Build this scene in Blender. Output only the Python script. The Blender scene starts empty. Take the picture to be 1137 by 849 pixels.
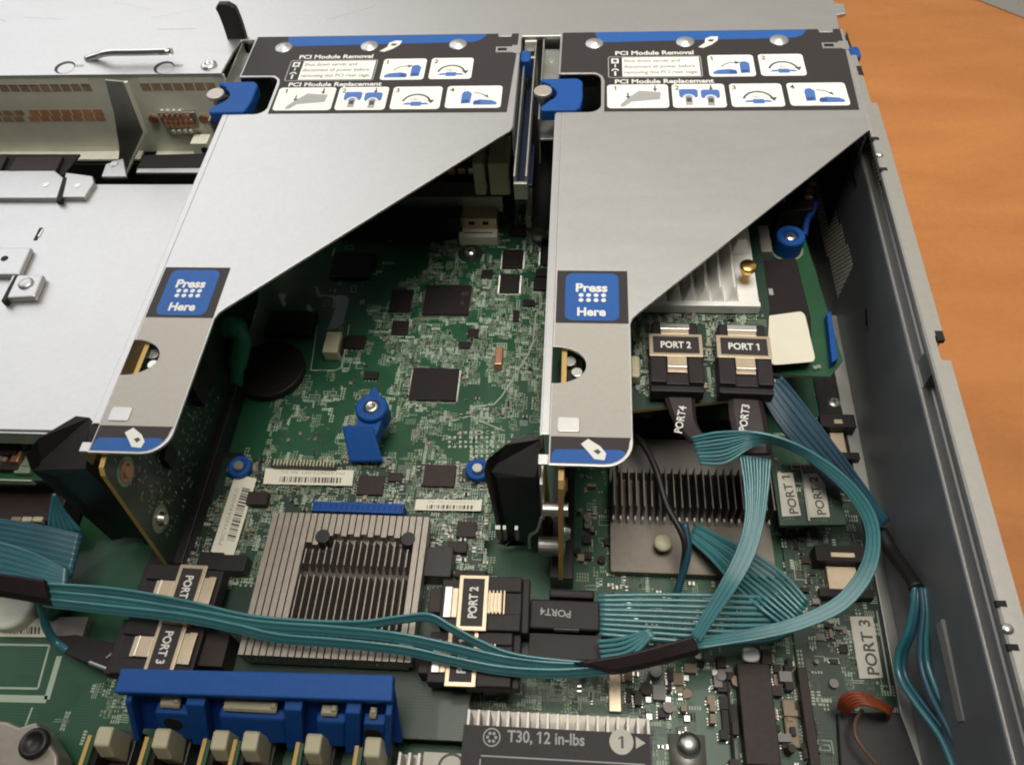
import bpy, bmesh, math, random
from mathutils import Vector, Matrix
random.seed(7)
sc = bpy.context.scene
COL = sc.collection
S = 0.001                                   # everything below is written in millimetres

# ---------------------------------------------------------------- the camera's place (solved from the photograph)
CAM_M = [[0.9968238, -0.0192851, 0.0772683], [0.0602490, 0.8171127, -0.5733209], [-0.0520804, 0.5761552, 0.8156793]]
CAM_P = (0.0, 0.0, 277.76)
FPX = 897.02
def A(px, py, z):
    "point of the horizontal plane at height z (mm above the motherboard) that the photograph shows at px, py"
    c = ((px-568.5)/FPX, -(py-424.5)/FPX, -1.0)
    d = [sum(CAM_M[i][k]*c[k] for k in range(3)) for i in range(3)]
    t = (z-CAM_P[2])/d[2]
    return (d[0]*t, d[1]*t)
def A3(px, py, z):
    x, y = A(px, py, z); return Vector((x, y, z))

# ---------------------------------------------------------------- materials
MATS = {}
def mat(name, col, rough=0.5, metal=0.0, coat=0.0, var=0.0, vscale=300, bump=0.0, bscale=900, spec=None, rvar=0.0, trans=0.0, smudge=0.0):
    m = bpy.data.materials.new(name); m.use_nodes = True
    nt = m.node_tree; b = nt.nodes['Principled BSDF']
    b.inputs['Roughness'].default_value = rough; b.inputs['Metallic'].default_value = metal
    b.inputs['Coat Weight'].default_value = coat
    if spec is not None: b.inputs['Specular IOR Level'].default_value = spec
    if trans: b.inputs['Transmission Weight'].default_value = trans
    b.inputs['Base Color'].default_value = (*col, 1)
    tc = nt.nodes.new('ShaderNodeTexCoord')
    if var or rvar:
        n = nt.nodes.new('ShaderNodeTexNoise'); n.inputs['Scale'].default_value = vscale; n.inputs['Detail'].default_value = 5
        n.inputs['Roughness'].default_value = 0.65
        nt.links.new(tc.outputs['Object'], n.inputs['Vector'])
        if var:
            r = nt.nodes.new('ShaderNodeMapRange'); r.inputs['From Min'].default_value = .3; r.inputs['From Max'].default_value = .7
            r.inputs['To Min'].default_value = 1-var; r.inputs['To Max'].default_value = 1+var
            nt.links.new(n.outputs['Fac'], r.inputs['Value'])
            h = nt.nodes.new('ShaderNodeVectorMath'); h.operation = 'SCALE'; h.inputs[0].default_value = col
            nt.links.new(r.outputs[0], h.inputs['Scale']); nt.links.new(h.outputs[0], b.inputs['Base Color'])
        if rvar:
            r = nt.nodes.new('ShaderNodeMapRange'); r.inputs['From Min'].default_value = .3; r.inputs['From Max'].default_value = .7
            r.inputs['To Min'].default_value = max(0.02, rough-rvar); r.inputs['To Max'].default_value = rough+rvar
            nt.links.new(n.outputs['Fac'], r.inputs['Value']); nt.links.new(r.outputs[0], b.inputs['Roughness'])
    if smudge:                                          # handling marks: large soft patches and fine rubbed streaks in the gloss
        mp = nt.nodes.new('ShaderNodeMapping'); mp.inputs['Scale'].default_value = (9, 34, 20); mp.inputs['Rotation'].default_value = (0, 0, .5)
        nt.links.new(tc.outputs['Object'], mp.inputs['Vector'])
        n = nt.nodes.new('ShaderNodeTexNoise'); n.inputs['Scale'].default_value = 2.2; n.inputs['Detail'].default_value = 8; n.inputs['Roughness'].default_value = .62; n.inputs['Distortion'].default_value = .8
        nt.links.new(mp.outputs[0], n.inputs['Vector'])
        r = nt.nodes.new('ShaderNodeMapRange'); r.inputs[1].default_value = .3; r.inputs[2].default_value = .7
        r.inputs[3].default_value = rough-smudge; r.inputs[4].default_value = rough+smudge
        nt.links.new(n.outputs['Fac'], r.inputs[0]); nt.links.new(r.outputs[0], b.inputs['Roughness'])
    if bump:
        n = nt.nodes.new('ShaderNodeTexNoise'); n.inputs['Scale'].default_value = bscale; n.inputs['Detail'].default_value = 3
        nt.links.new(tc.outputs['Object'], n.inputs['Vector'])
        bp = nt.nodes.new('ShaderNodeBump'); bp.inputs['Strength'].default_value = bump; bp.inputs['Distance'].default_value = .0004
        nt.links.new(n.outputs['Fac'], bp.inputs['Height']); nt.links.new(bp.outputs[0], b.inputs['Normal'])
    MATS[name] = m
    return m
mat('galvanised', (.65, .645, .635), .44, 1.0, var=.03, vscale=500, bump=.12, bscale=2600, smudge=.018)
mat('flange_steel', (.50, .485, .45), .5, .85, var=.04, vscale=500, bump=.12, bscale=2200)
mat('screw_head', (.55, .50, .45), .5, .8)
mat('steel_dull', (.44, .44, .41), .5, 1.0, var=.12, vscale=60, bump=.1, bscale=1500, rvar=.08)
mat('steel_green', (.80, .80, .68), .5, .0, var=.08, vscale=60, bump=.08, bscale=1500, rvar=.06)
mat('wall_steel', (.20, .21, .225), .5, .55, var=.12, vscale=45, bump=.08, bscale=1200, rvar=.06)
mat('bright_metal', (.74, .73, .70), .34, 1.0, var=.05)
mat('chrome', (.85, .85, .83), .15, 1.0)
mat('nickel_tan', (.62, .51, .37), .42, .9, var=.06, vscale=200)
mat('gold', (.85, .55, .16), .25, 1.0)
mat('copper', (.62, .33, .20), .4, .9)
mat('alu_tan', (.36, .32, .275), .45, .6, var=.10, vscale=250, bump=.1)
mat('fin_side', (.19, .165, .145), .5, .4)  # darker than the fin tops: side shading put into the colour
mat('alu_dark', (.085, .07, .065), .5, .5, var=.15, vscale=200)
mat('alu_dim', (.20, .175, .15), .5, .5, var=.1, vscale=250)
mat('alu_white', (.86, .85, .81), .45, .05, var=.05, vscale=200)
mat('black_label', (.036, .030, .031), .55, spec=.3, var=.10, vscale=700, bump=.06, bscale=3000)
mat('blue_label', (.022, .105, .36), .5, spec=.3, var=.08, vscale=700, bump=.06, bscale=3000)
mat('grey_label', (.43, .405, .365), .5, var=.04, vscale=500, bump=.05, bscale=3000)
mat('white_label', (.88, .87, .79), .5, var=.02)
mat('print_white', (.76, .75, .71), .5)
mat('print_grey', (.36, .36, .35), .5)
mat('print_text', (.16, .15, .15), .5)
mat('print_dark', (.06, .06, .06), .5)
mat('print_blue', (.06, .16, .46), .5)
mat('print_blue_dark', (.03, .07, .22), .5)
mat('paper', (.78, .75, .62), .6, var=.02, vscale=120)
mat('sticker', (.58, .56, .48), .6, var=.05, vscale=200)
mat('chip', (.016, .012, .012), .5, spec=.3, var=.2, vscale=500, bump=.05)
mat('chip_brown', (.034, .022, .02), .5, spec=.3, var=.2, vscale=500)
mat('chip_print', (.075, .062, .06), .5)
mat('black_plastic', (.014, .012, .013), .42, var=.2, vscale=250, bump=.08)
mat('plug_black', (.022, .017, .019), .5, spec=.3, var=.2, vscale=300, bump=.06)
mat('sleeve', (.026, .016, .018), .5, spec=.35, var=.25, vscale=300)
mat('blue_plastic', (.007, .075, .31), .55, spec=.3, var=.08, vscale=500, bump=.12, bscale=1800)
mat('blue_plastic_dark', (.006, .045, .24), .55, spec=.3, var=.10, vscale=300, bump=.1, bscale=1800)
mat('navy', (.008, .014, .035), .4, var=.2)
mat('cream_plastic', (.54, .50, .34), .5, var=.05, vscale=200)
mat('white_plastic', (.72, .70, .62), .45)
mat('green_plastic', (.02, .22, .12), .35)
mat('solder', (.62, .62, .58), .3, 1.0)
mat('pad', (.24, .31, .215), .42, .1, var=.15, vscale=900)
mat('silk', (.42, .50, .40), .55)
mat('smd_tan', (.30, .22, .14), .5)
mat('smd_grey', (.22, .20, .19), .45)
mat('teal', (.075, .235, .255), .28, coat=.5, var=.10, vscale=120)
mat('teal_mid', (.030, .155, .185), .28, coat=.5, var=.12, vscale=120)
mat('teal_dark', (.016, .075, .115), .4, coat=.2, var=.15, vscale=120)
mat('orange_wire', (.24, .05, .016), .45, var=.1)
mat('brown_wire', (.13, .07, .04), .5)
mat('rubber', (.012, .011, .011), .5, var=.2)
mat('dark_cavity', (.006, .006, .006), .7)
mat('slot_dark', (.006, .006, .006), .7)
mat('fr4_edge', (.55, .36, .11), .55, var=.10, vscale=300)
mat('foam', (.20, .20, .19), .8)

def pcb_material(name, base, line, dens):
    m = bpy.data.materials.new(name); m.use_nodes = True
    nt = m.node_tree; N = nt.nodes; L = nt.links; b = N['Principled BSDF']
    tc = N.new('ShaderNodeTexCoord')
    n1 = N.new('ShaderNodeTexNoise'); n1.inputs['Scale'].default_value = 28; n1.inputs['Detail'].default_value = 4
    L.new(tc.outputs['Object'], n1.inputs['Vector'])
    # copper traces under the solder mask: bands running along x in some places and along y in others
    vo = N.new('ShaderNodeTexVoronoi'); vo.inputs['Scale'].default_value = 70; vo.distance = 'MANHATTAN'
    L.new(tc.outputs['Object'], vo.inputs['Vector'])
    sp = N.new('ShaderNodeSeparateColor'); L.new(vo.outputs['Color'], sp.inputs[0])
    w1 = N.new('ShaderNodeTexWave'); w1.bands_direction = 'X'; w1.inputs['Scale'].default_value = 330; w1.inputs['Distortion'].default_value = .3
    w2 = N.new('ShaderNodeTexWave'); w2.bands_direction = 'Y'; w2.inputs['Scale'].default_value = 330; w2.inputs['Distortion'].default_value = .3
    for w in (w1, w2): L.new(tc.outputs['Object'], w.inputs['Vector'])
    gt = N.new('ShaderNodeMath'); gt.operation = 'GREATER_THAN'; gt.inputs[1].default_value = .5; L.new(sp.outputs[0], gt.inputs[0])
    mx = N.new('ShaderNodeMix'); mx.data_type = 'FLOAT'
    L.new(gt.outputs[0], mx.inputs[0]); L.new(w1.outputs['Fac'], mx.inputs[2]); L.new(w2.outputs['Fac'], mx.inputs[3])
    th = N.new('ShaderNodeMath'); th.operation = 'GREATER_THAN'; th.inputs[1].default_value = .62; L.new(mx.outputs[0], th.inputs[0])
    ms = N.new('ShaderNodeMath'); ms.operation = 'LESS_THAN'; ms.inputs[1].default_value = dens; L.new(sp.outputs[1], ms.inputs[0])
    mu = N.new('ShaderNodeMath'); mu.operation = 'MULTIPLY'; L.new(th.outputs[0], mu.inputs[0]); L.new(ms.outputs[0], mu.inputs[1])
    cr = N.new('ShaderNodeMix'); cr.data_type = 'RGBA'
    cr.inputs[6].default_value = (*base, 1); cr.inputs[7].default_value = (base[0]*1.9+.004, base[1]*1.5, base[2]*1.6, 1)
    rr = N.new('ShaderNodeMapRange'); rr.inputs[1].default_value = .35; rr.inputs[2].default_value = .65
    L.new(n1.outputs['Fac'], rr.inputs[0]); L.new(rr.outputs[0], cr.inputs[0])
    c2 = N.new('ShaderNodeMix'); c2.data_type = 'RGBA'; c2.inputs[7].default_value = (*line, 1)
    L.new(mu.outputs[0], c2.inputs[0]); L.new(cr.outputs[2], c2.inputs[6])
    L.new(c2.outputs[2], b.inputs['Base Color'])
    b.inputs['Roughness'].default_value = .42; b.inputs['Coat Weight'].default_value = .15
    bp = N.new('ShaderNodeBump'); bp.inputs['Strength'].default_value = .15; bp.inputs['Distance'].default_value = .0002
    L.new(mu.outputs[0], bp.inputs['Height']); L.new(bp.outputs[0], b.inputs['Normal'])
    MATS[name] = m
pcb_material('pcb', (.006, .058, .024), (.017, .092, .045), .55)
pcb_material('pcb_dark', (.007, .028, .017), (.020, .052, .032), .7)
pcb_material('pcb_plain', (.006, .058, .022), (.008, .07, .028), .3)

def wood():
    m = bpy.data.materials.new('wood'); m.use_nodes = True
    nt = m.node_tree; N = nt.nodes; L = nt.links; b = N['Principled BSDF']
    tc = N.new('ShaderNodeTexCoord'); mp = N.new('ShaderNodeMapping'); mp.inputs['Scale'].default_value = (7, 24, 10)
    mp.inputs['Rotation'].default_value = (0, 0, math.radians(18))
    L.new(tc.outputs['Object'], mp.inputs['Vector'])
    n = N.new('ShaderNodeTexNoise'); n.inputs['Scale'].default_value = 1.6; n.inputs['Detail'].default_value = 7; n.inputs['Distortion'].default_value = .6
    L.new(mp.outputs[0], n.inputs['Vector'])
    n2 = N.new('ShaderNodeTexNoise'); n2.inputs['Scale'].default_value = 420; n2.inputs['Detail'].default_value = 2
    L.new(tc.outputs['Object'], n2.inputs['Vector'])
    ad = N.new('ShaderNodeMath'); ad.operation = 'MULTIPLY_ADD'; ad.inputs[1].default_value = .35
    L.new(n2.outputs['Fac'], ad.inputs[0]); L.new(n.outputs['Fac'], ad.inputs[2])
    r = N.new('ShaderNodeValToRGB'); r.color_ramp.elements[0].position = .48; r.color_ramp.elements[1].position = .88
    r.color_ramp.elements[0].color = (.47, .175, .045, 1); r.color_ramp.elements[1].color = (.57, .225, .062, 1)
    L.new(ad.outputs[0], r.inputs[0]); L.new(r.outputs[0], b.inputs['Base Color'])
    b.inputs['Roughness'].default_value = .5
    MATS['wood'] = m
wood()

# ---------------------------------------------------------------- mesh builder
TEXT_CACHE = {}
def text_geo(s, bold):
    k = (s, bold)
    if k not in TEXT_CACHE:
        cu = bpy.data.curves.new('lettering', 'FONT'); cu.body = s; cu.size = 1; cu.offset = bold; cu.resolution_u = 3
        ob = bpy.data.objects.new('lettering', cu)
        me = bpy.data.meshes.new_from_object(ob)
        vs = [tuple(v.co) for v in me.vertices]; fs = [tuple(p.vertices) for p in me.polygons]
        bpy.data.objects.remove(ob); bpy.data.curves.remove(cu); bpy.data.meshes.remove(me)
        if '1' in s and 'I' not in s.replace('PCI', ''):                        # give the numeral its flag (the built-in font draws a bare stroke)
            done = 0
            for f in list(fs):
                xs_ = [vs[i][0] for i in f]; ys_ = [vs[i][1] for i in f]
            par = list(range(len(vs)))
            def root(i):
                while par[i] != i: i = par[i]
                return i
            for f in fs:
                for i in f[1:]: par[root(i)] = root(f[0])
            grp = {}
            for i in range(len(vs)): grp.setdefault(root(i), []).append(i)
            bars = []
            for g in grp.values():
                if len(g) == 4:
                    gx = [vs[i][0] for i in g]; gy = [vs[i][1] for i in g]
                    if max(gy)-min(gy) > .55 and max(gx)-min(gx) < .2: bars.append((min(gx), max(gx), max(gy)))
            for a, c, t in sorted(bars)[:s.count('1')]:
                o = len(vs); vs += [(a+.01, t, 0), (a-.17, t-.13, 0), (a-.17, t-.23, 0), (a+.01, t-.12, 0)]; fs.append((o, o+1, o+2, o+3))
        TEXT_CACHE[k] = (vs, fs)
    return TEXT_CACHE[k]

class MB:
    def __init__(s): s.v = []; s.f = []; s.m = []; s.ms = []
    def mi(s, m):
        if m not in s.ms: s.ms.append(m)
        return s.ms.index(m)
    def add(s, vs, fs, m):
        o = len(s.v); s.v += [tuple(p) for p in vs]; k = s.mi(m)
        for f in fs: s.f.append(tuple(o+i for i in f)); s.m.append(k)
    def box(s, x0, x1, y0, y1, z0, z1, m, top=None):
        if x0 > x1: x0, x1 = x1, x0
        if y0 > y1: y0, y1 = y1, y0
        s.prism([(x0, y0), (x1, y0), (x1, y1), (x0, y1)], z0, z1, m, top)
    def prism(s, poly, z0, z1, m, top=None, T=None):
        n = len(poly)
        a = sum(poly[i][0]*poly[(i+1) % n][1]-poly[(i+1) % n][0]*poly[i][1] for i in range(n))
        if a < 0: poly = poly[::-1]
        vs = [(x, y, z0) for x, y in poly]+[(x, y, z1) for x, y in poly]
        if T: vs = [T(p) for p in vs]
        s.add(vs, [tuple(range(n))[::-1]]+[(i, (i+1) % n, n+(i+1) % n, n+i) for i in range(n)], m)
        o = len(s.v)-n
        s.f.append(tuple(range(o, o+n))); s.m.append(s.mi(top or m))
    def prism_x(s, poly, x0, x1, m, top=None):       # poly of (y, z), extruded along x
        s.prism(poly, x0, x1, m, top, T=lambda p: (p[2], p[0], p[1]))
    def prism_y(s, poly, y0, y1, m, top=None):       # poly of (x, z), extruded along y (y0 > y1 keeps faces outward)
        s.prism(poly, -y1, -y0, m, top, T=lambda p: (p[0], -p[2], p[1]))
    def hull(s, bot, top, m, mtop=None):             # loft between two polygons of equal length (3-D points), ccw from above
        n = len(bot)
        s.add(list(bot)+list(top), [tuple(range(n))[::-1]]+[(i, (i+1) % n, n+(i+1) % n, n+i) for i in range(n)], m)
        o = len(s.v)-n; s.f.append(tuple(range(o, o+n))); s.m.append(s.mi(mtop or m))
    def sheet(s, poly, z, m, th=.06):
        s.prism(poly, z-th, z, m)
    def rect(s, x0, y0, x1, y1, z, m, th=.06):
        s.prism([(min(x0, x1), min(y0, y1)), (max(x0, x1), min(y0, y1)), (max(x0, x1), max(y0, y1)), (min(x0, x1), max(y0, y1))], z-th, z, m)
    def quad(s, x0, y0, x1, y1, z, m):               # one face only, for printed marks
        s.add([(x0, y0, z), (x1, y0, z), (x1, y1, z), (x0, y1, z)], [(0, 1, 2, 3)], m)
    def cyl(s, c, r, h, m, seg=24, r2=None, axis='z', top=None):
        r2 = r if r2 is None else r2
        vs = []
        for k, (rr, t) in enumerate(((r, 0), (r2, h))):
            for i in range(seg):
                a = 2*math.pi*i/seg; p = (rr*math.cos(a), rr*math.sin(a), t)
                if axis == 'x': p = (p[2], p[0], p[1])
                if axis == 'y': p = (p[1], p[2], p[0])
                vs.append((c[0]+p[0], c[1]+p[1], c[2]+p[2]))
        s.add(vs, [tuple(range(seg))[::-1]]+[(i, (i+1) % seg, seg+(i+1) % seg, seg+i) for i in range(seg)], m)
        o = len(s.v)-seg; s.f.append(tuple(range(o, o+seg))); s.m.append(s.mi(top or m))
    def lathe(s, c, prof, m, seg=24):                # prof: list of (r, z) from bottom to top
        vs = []; fs = []
        for r, z in prof:
            for i in range(seg):
                a = 2*math.pi*i/seg; vs.append((c[0]+r*math.cos(a), c[1]+r*math.sin(a), c[2]+z))
        for k in range(len(prof)-1):
            for i in range(seg):
                j = (i+1) % seg; fs.append((k*seg+i, k*seg+j, (k+1)*seg+j, (k+1)*seg+i))
        fs.append(tuple(range(seg))[::-1]); fs.append(tuple((len(prof)-1)*seg+i for i in range(seg)))
        s.add(vs, fs, m)
    def tube(s, pts, r, m, seg=8, cap=True):
        pts = [Vector(p) for p in pts]; n = len(pts); vs = []; fs = []; nrm = None
        for i, p in enumerate(pts):
            t = (pts[min(i+1, n-1)]-pts[max(i-1, 0)])
            t = t.normalized() if t.length > 1e-9 else Vector((0, 0, 1))
            if nrm is None: nrm = t.orthogonal().normalized()
            else:
                nrm = nrm-t*nrm.dot(t); nrm = nrm.normalized() if nrm.length > 1e-6 else t.orthogonal().normalized()
            bi = t.cross(nrm); rr = r[i] if isinstance(r, (list, tuple)) else r
            for k in range(seg):
                a = 2*math.pi*k/seg; vs.append(p+(nrm*math.cos(a)+bi*math.sin(a))*rr)
        for i in range(n-1):
            for k in range(seg):
                j = (k+1) % seg; fs.append((i*seg+k, i*seg+j, (i+1)*seg+j, (i+1)*seg+k))
        if cap: fs.append(tuple(range(seg))[::-1]); fs.append(tuple((n-1)*seg+k for k in range(seg)))
        s.add(vs, fs, m)
    def text(s, st, x, y, z, size, m, rot=0, width=None, bold=.0, align='l', frame=None):
        vs, fs = text_geo(st, bold)
        if not vs: return
        x0 = min(p[0] for p in vs); x1 = max(p[0] for p in vs)
        kx = size if width is None else width/(x1-x0)
        off = {'l': 0, 'c': .5, 'r': 1}[align]*(x1-x0)
        c, sn = math.cos(rot), math.sin(rot)
        out = []
        for p in vs:
            u = (p[0]-x0-off)*kx; w = p[1]*size
            if frame:
                o, ux, uy = frame; q = o+ux*(x+u)+uy*(y+w); out.append(tuple(q))
            else: out.append((x+u*c-w*sn, y+u*sn+w*c, z))
        s.add(out, fs, m)
    def build(s, name, parent=None, smooth=False, bevel=0, seg=2, stuff=False, origin=None):
        me = bpy.data.meshes.new(name)
        xs = [p[0] for p in s.v]; ys = [p[1] for p in s.v]; zs = [p[2] for p in s.v]
        o = origin or ((min(xs)+max(xs))/2, (min(ys)+max(ys))/2, min(zs))
        me.from_pydata([((p[0]-o[0])*S, (p[1]-o[1])*S, (p[2]-o[2])*S) for p in s.v], [], s.f)
        for m in s.ms: me.materials.append(MATS[m])
        for p, k in zip(me.polygons, s.m): p.material_index = k
        me.update()
        ob = bpy.data.objects.new(name, me); COL.objects.link(ob)
        w = Vector(o)*S
        ob['world0'] = (w.x, w.y, w.z)
        if parent is not None:
            ob.parent = parent; ob.location = w-Vector(parent['world0'])
        else: ob.location = w
        if bevel:
            bm = bmesh.new(); bm.from_mesh(me)
            bmesh.ops.remove_doubles(bm, verts=bm.verts, dist=1e-7) if False else None
            bm.to_mesh(me); bm.free()
            md = ob.modifiers.new('edge', 'BEVEL'); md.width = bevel*S; md.segments = seg; md.limit_method = 'ANGLE'; md.angle_limit = math.radians(50)
            md.harden_normals = False
        if smooth:
            for p in me.polygons: p.use_smooth = len(p.vertices) == 4
        if stuff: ob['kind'] = 'stuff'
        return ob

def thing(name, label, cat, loc, group=None):
    o = bpy.data.objects.new(name, None); COL.objects.link(o)
    o.empty_display_size = .01; w = Vector(loc)*S
    o.location = w; o['world0'] = (w.x, w.y, w.z); o['label'] = label; o['category'] = cat
    if group: o['group'] = group
    return o
def tag(o, label, cat, group=None):
    o['label'] = label; o['category'] = cat
    if group: o['group'] = group
    return o
def copy_tree(o, parent=None):
    c = o.copy(); COL.objects.link(c)
    if parent is not None: c.parent = parent
    for ch in [k for k in o.children]: copy_tree(ch, c)
    return c
def smoothpts(pts, n=10):                             # Catmull-Rom through 3-D points
    P = [Vector(p) for p in pts]; P = [P[0]*2-P[1]]+P+[P[-1]*2-P[-2]]; out = []
    for i in range(1, len(P)-2):
        a, b, c, d = P[i-1], P[i], P[i+1], P[i+2]
        for k in range(n):
            t = k/n
            out.append(.5*((2*b)+(c-a)*t+(2*a-5*b+4*c-d)*t*t+(3*b-3*c+d-a)*t**3))
    out.append(P[-2]); return out
def ribbon(mb, e1, e2, n, r, m, m2=None, wob=0.0, samples=10):
    "n parallel round wires between two edge lines given as (px, py, z)"
    c1 = smoothpts([A3(*p) for p in e1], samples); c2 = smoothpts([A3(*p) for p in e2], samples)
    k = min(len(c1), len(c2))
    for i in range(n):
        t = i/(n-1) if n > 1 else .5
        ph = random.random()*6; w = wob*random.uniform(.5, 1)
        pts = [c1[j].lerp(c2[j], t)+Vector((0, 0, w*math.sin(ph+j*.25))) for j in range(k)]
        mb.tube(pts, r, (m2 if m2 and i % 3 == 1 else m), 8)
def rrect(x0, y0, x1, y1, r, n=5):
    p = []
    for cx, cy, a in ((x1-r, y1-r, 0), (x0+r, y1-r, 90), (x0+r, y0+r, 180), (x1-r, y0+r, 270)):
        for i in range(n+1):
            t = math.radians(a+90*i/n); p.append((cx+r*math.cos(t), cy+r*math.sin(t)))
    return p
def pan_screw(mb, x, y, z, r=2.6, h=1.6, m='bright_metal'):
    mb.lathe((x, y, z), [(r, 0), (r, .3*h), (r*.85, .75*h), (r*.5, h)], m, 20)
    mb.box(x-r*.42, x+r*.42, y-r*.09, y+r*.09, z+h-.05, z+h+.05, 'slot_dark'); mb.box(x-r*.09, x+r*.09, y-r*.42, y+r*.42, z+h-.04, z+h+.06, 'slot_dark')

# ================================================================ riser cages
ZT = 72.0
def make_riser():
    R = thing('riser_cage', 'x', 'riser cage', (-149, 112, 10), 'riser cages with printed instruction labels')
    # --- top plate, in two runs so that the half-round window stays open
    p = MB()
    notch = [(-147.2, 279.3), (-136.5, 279.3)]+[(-136.5+5.2*math.sin(math.radians(a)), 284.5-5.2*math.cos(math.radians(a))) for a in (20, 40, 60, 80)]
    notch += [(-131.3, 300)]+[(-135.3+4*math.cos(math.radians(a)), 301.3+4*math.sin(math.radians(a))) for a in (15, 40, 65, 90)]+[(-149.2, 305.3)]
    rear = [(-149.2, 336.2), (-36.8, 336.2), (-36.4, 333.8), (-31.6, 333.8), (-31.2, 336.2), (-26.6, 336.2)]
    side = [(-26.8, 272)]+[(-31.3+4.4*math.cos(math.radians(a)), 270.5+4.4*math.sin(math.radians(a))) for a in (0, -18, -34, -47)]
    diag = [(-119.9, 173.2), (-121.4, 171.3), (-122.2, 169)]
    foot = [(-122.5, 126)]+[(-130.8+8.3*math.cos(math.radians(a)), 123.9+8.3*math.sin(math.radians(a))) for a in range(0, -91, -10)]
    foot += [(-147.2, 115.6)]
    win = [(-147.2, 144.8), (-146.2, 144.8)]+[(-146.2+9.8*math.cos(math.radians(a)), 151.9+7.1*math.sin(math.radians(a))) for a in range(-80, 81, 10)]+[(-146.2, 159), (-147.2, 159)]
    p.prism(notch+rear+side+diag+foot+win, ZT-1, ZT, 'galvanised')
    p.box(-149.6, -147.2, 126, 279.3, ZT-1, ZT-.01, 'galvanised')
    p.box(-150.2, -147.2, 115.9, 119.3, ZT-1, ZT-.02, 'galvanised')                   # small lug
    p.prism(rrect(-144.9, 126.9, -138.2, 132.1, .9), ZT, ZT+.45, 'galvanised')         # embossed pad
    plate = p.build('top_plate', R, bevel=.35, seg=3)
    # --- turned-down sides
    f = MB()
    f.box(-150.1, -149.3, 126, 279.3, ZT-13, ZT-.55, 'galvanised')
    f.box(-150.2, -149.4, 115.9, 119.3, ZT-8, ZT-.6, 'steel_dull')
    f.box(-149.2, -148.5, 305.3, 336, ZT-26, ZT-1, 'galvanised')
    f.box(-27.3, -26.6, 271, 336, ZT-16, ZT-1, 'galvanised')
    f.box(-149, -27, 335.4, 336.1, ZT-60, ZT-1, 'galvanised')
    f.build('side_flange', R, bevel=.2)
    # rivet dimples
    for x, y in ((-134.2, 327.2), (-94.8, 327.5), (-54.7, 327.9)):
        d = MB(); d.lathe((x, y, ZT+.02), [(4.0, 0), (4.0, .16), (3.4, .42), (1.6, 1.0), (1.2, 1.25), (0.5, 1.3)], 'galvanised', 28)
        d.build('rivet', R, smooth=True)
    # --- instruction label
    Z = ZT
    def up(k): return Z+.08+.035*k
    b = MB()
    lab = [(-148.3, 335.9), (-37.2, 335.9), (-37, 333.4), (-31.2, 333.4), (-30.9, 335.9), (-27.9, 335.9), (-28.0, 326), (-37.3, 325.2), (-37.3, 321.2), (-28.1, 321.2), (-29.8, 279.5), (-130.2, 279.5)]
    lab += [(-129.9, 300), (-130.7, 303.6), (-133.4, 306.2), (-148.6, 306.4)]
    b.sheet(lab, up(0), 'black_label')
    band = [(-134, 335.7), (-132.4, 328.6), (-131, 328), (-48, 329.6), (-44.8, 331.3), (-42.8, 334), (-42.4, 335.7)]
    b.sheet(band, up(1), 'blue_label')
    def panel(x0, y0, x1, y1, r=1.6): b.sheet(rrect(x0, y0, x1, y1, r), up(1), 'white_label')
    def rectp(x0, y0, x1, y1, m, k=2): b.quad(min(x0, x1), min(y0, y1), max(x0, x1), max(y0, y1), up(k), m)
    def poly(pts, m, k=2): b.sheet(pts, up(k), m, .03)
    def arc(cx, cy, r, a0, a1, w, m, k=2, n=12, ky=1.0):
        o = [(cx+r*math.cos(math.radians(a0+(a1-a0)*i/n)), cy+ky*r*math.sin(math.radians(a0+(a1-a0)*i/n))) for i in range(n+1)]
        i_ = [(cx+(r-w)*math.cos(math.radians(a0+(a1-a0)*i/n)), cy+ky*(r-w)*math.sin(math.radians(a0+(a1-a0)*i/n))) for i in range(n+1)]
        poly(o+i_[::-1], m, k)
    b.text('PCI Module Removal', -125.2, 318.3, up(2), 3.9, 'print_white', width=33.4, bold=.032)
    b.text('PCI Module Replacement', -125.6, 298.0, up(2), 3.9, 'print_white', width=40.8, bold=.032)
    # warning box
    ow, ih = rrect(-128.4, 301.9, -89.0, 317.2, 1.2), rrect(-128.0, 302.3, -89.4, 316.8, .9)
    for i in range(len(ow)):
        j = (i+1) % len(ow); b.add([(*ow[i], up(2)), (*ow[j], up(2)), (*ih[j], up(2)), (*ih[i], up(2))], [(0, 1, 2, 3)], 'print_grey')
    rectp(-122.4, 302.7, -89.9, 316.4, 'white_label')
    for i, t in enumerate(('Shut down server and', 'disconnect all power before', 'removing this PCI riser cage.')):
        b.text(t, -121.6, 312.8-4.1*i, up(3), 3.2, 'print_text', width=(23.6, 29.8, 30.8)[i], bold=.012)
    rectp(-127.0, 312.2, -123.8, 315.8, 'print_white'); rectp(-126.2, 313.1, -124.6, 314.9, 'print_dark', 3)
    rectp(-125.6, 309.4, -125.1, 311.6, 'print_white'); arc(-125.4, 306.9, 1.6, 0, 180, .7, 'print_white'); rectp(-125.8, 303.4, -125.0, 306.6, 'print_white')
    # picture panels
    for q in ((-86.3, 302.1, -67.2, 317.4), (-65.1, 302.3, -46.6, 317.6), (-128.9, 281.5, -103.9, 297.2), (-102.4, 281.5, -81.0, 297.2), (-79.0, 281.8, -58.0, 297.1), (-55.9, 282.3, -32.6, 297.3)):
        panel(*q)
    for n, x, y in (('1', -85.3, 313.6), ('2', -63.9, 313.8), ('1', -126.3, 293.4), ('2', -101.2, 293.4), ('3', -77.9, 293.3), ('4', -54.8, 293.3)):
        b.text(n, x, y, up(2), 3.9, 'print_dark', bold=.02)
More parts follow.
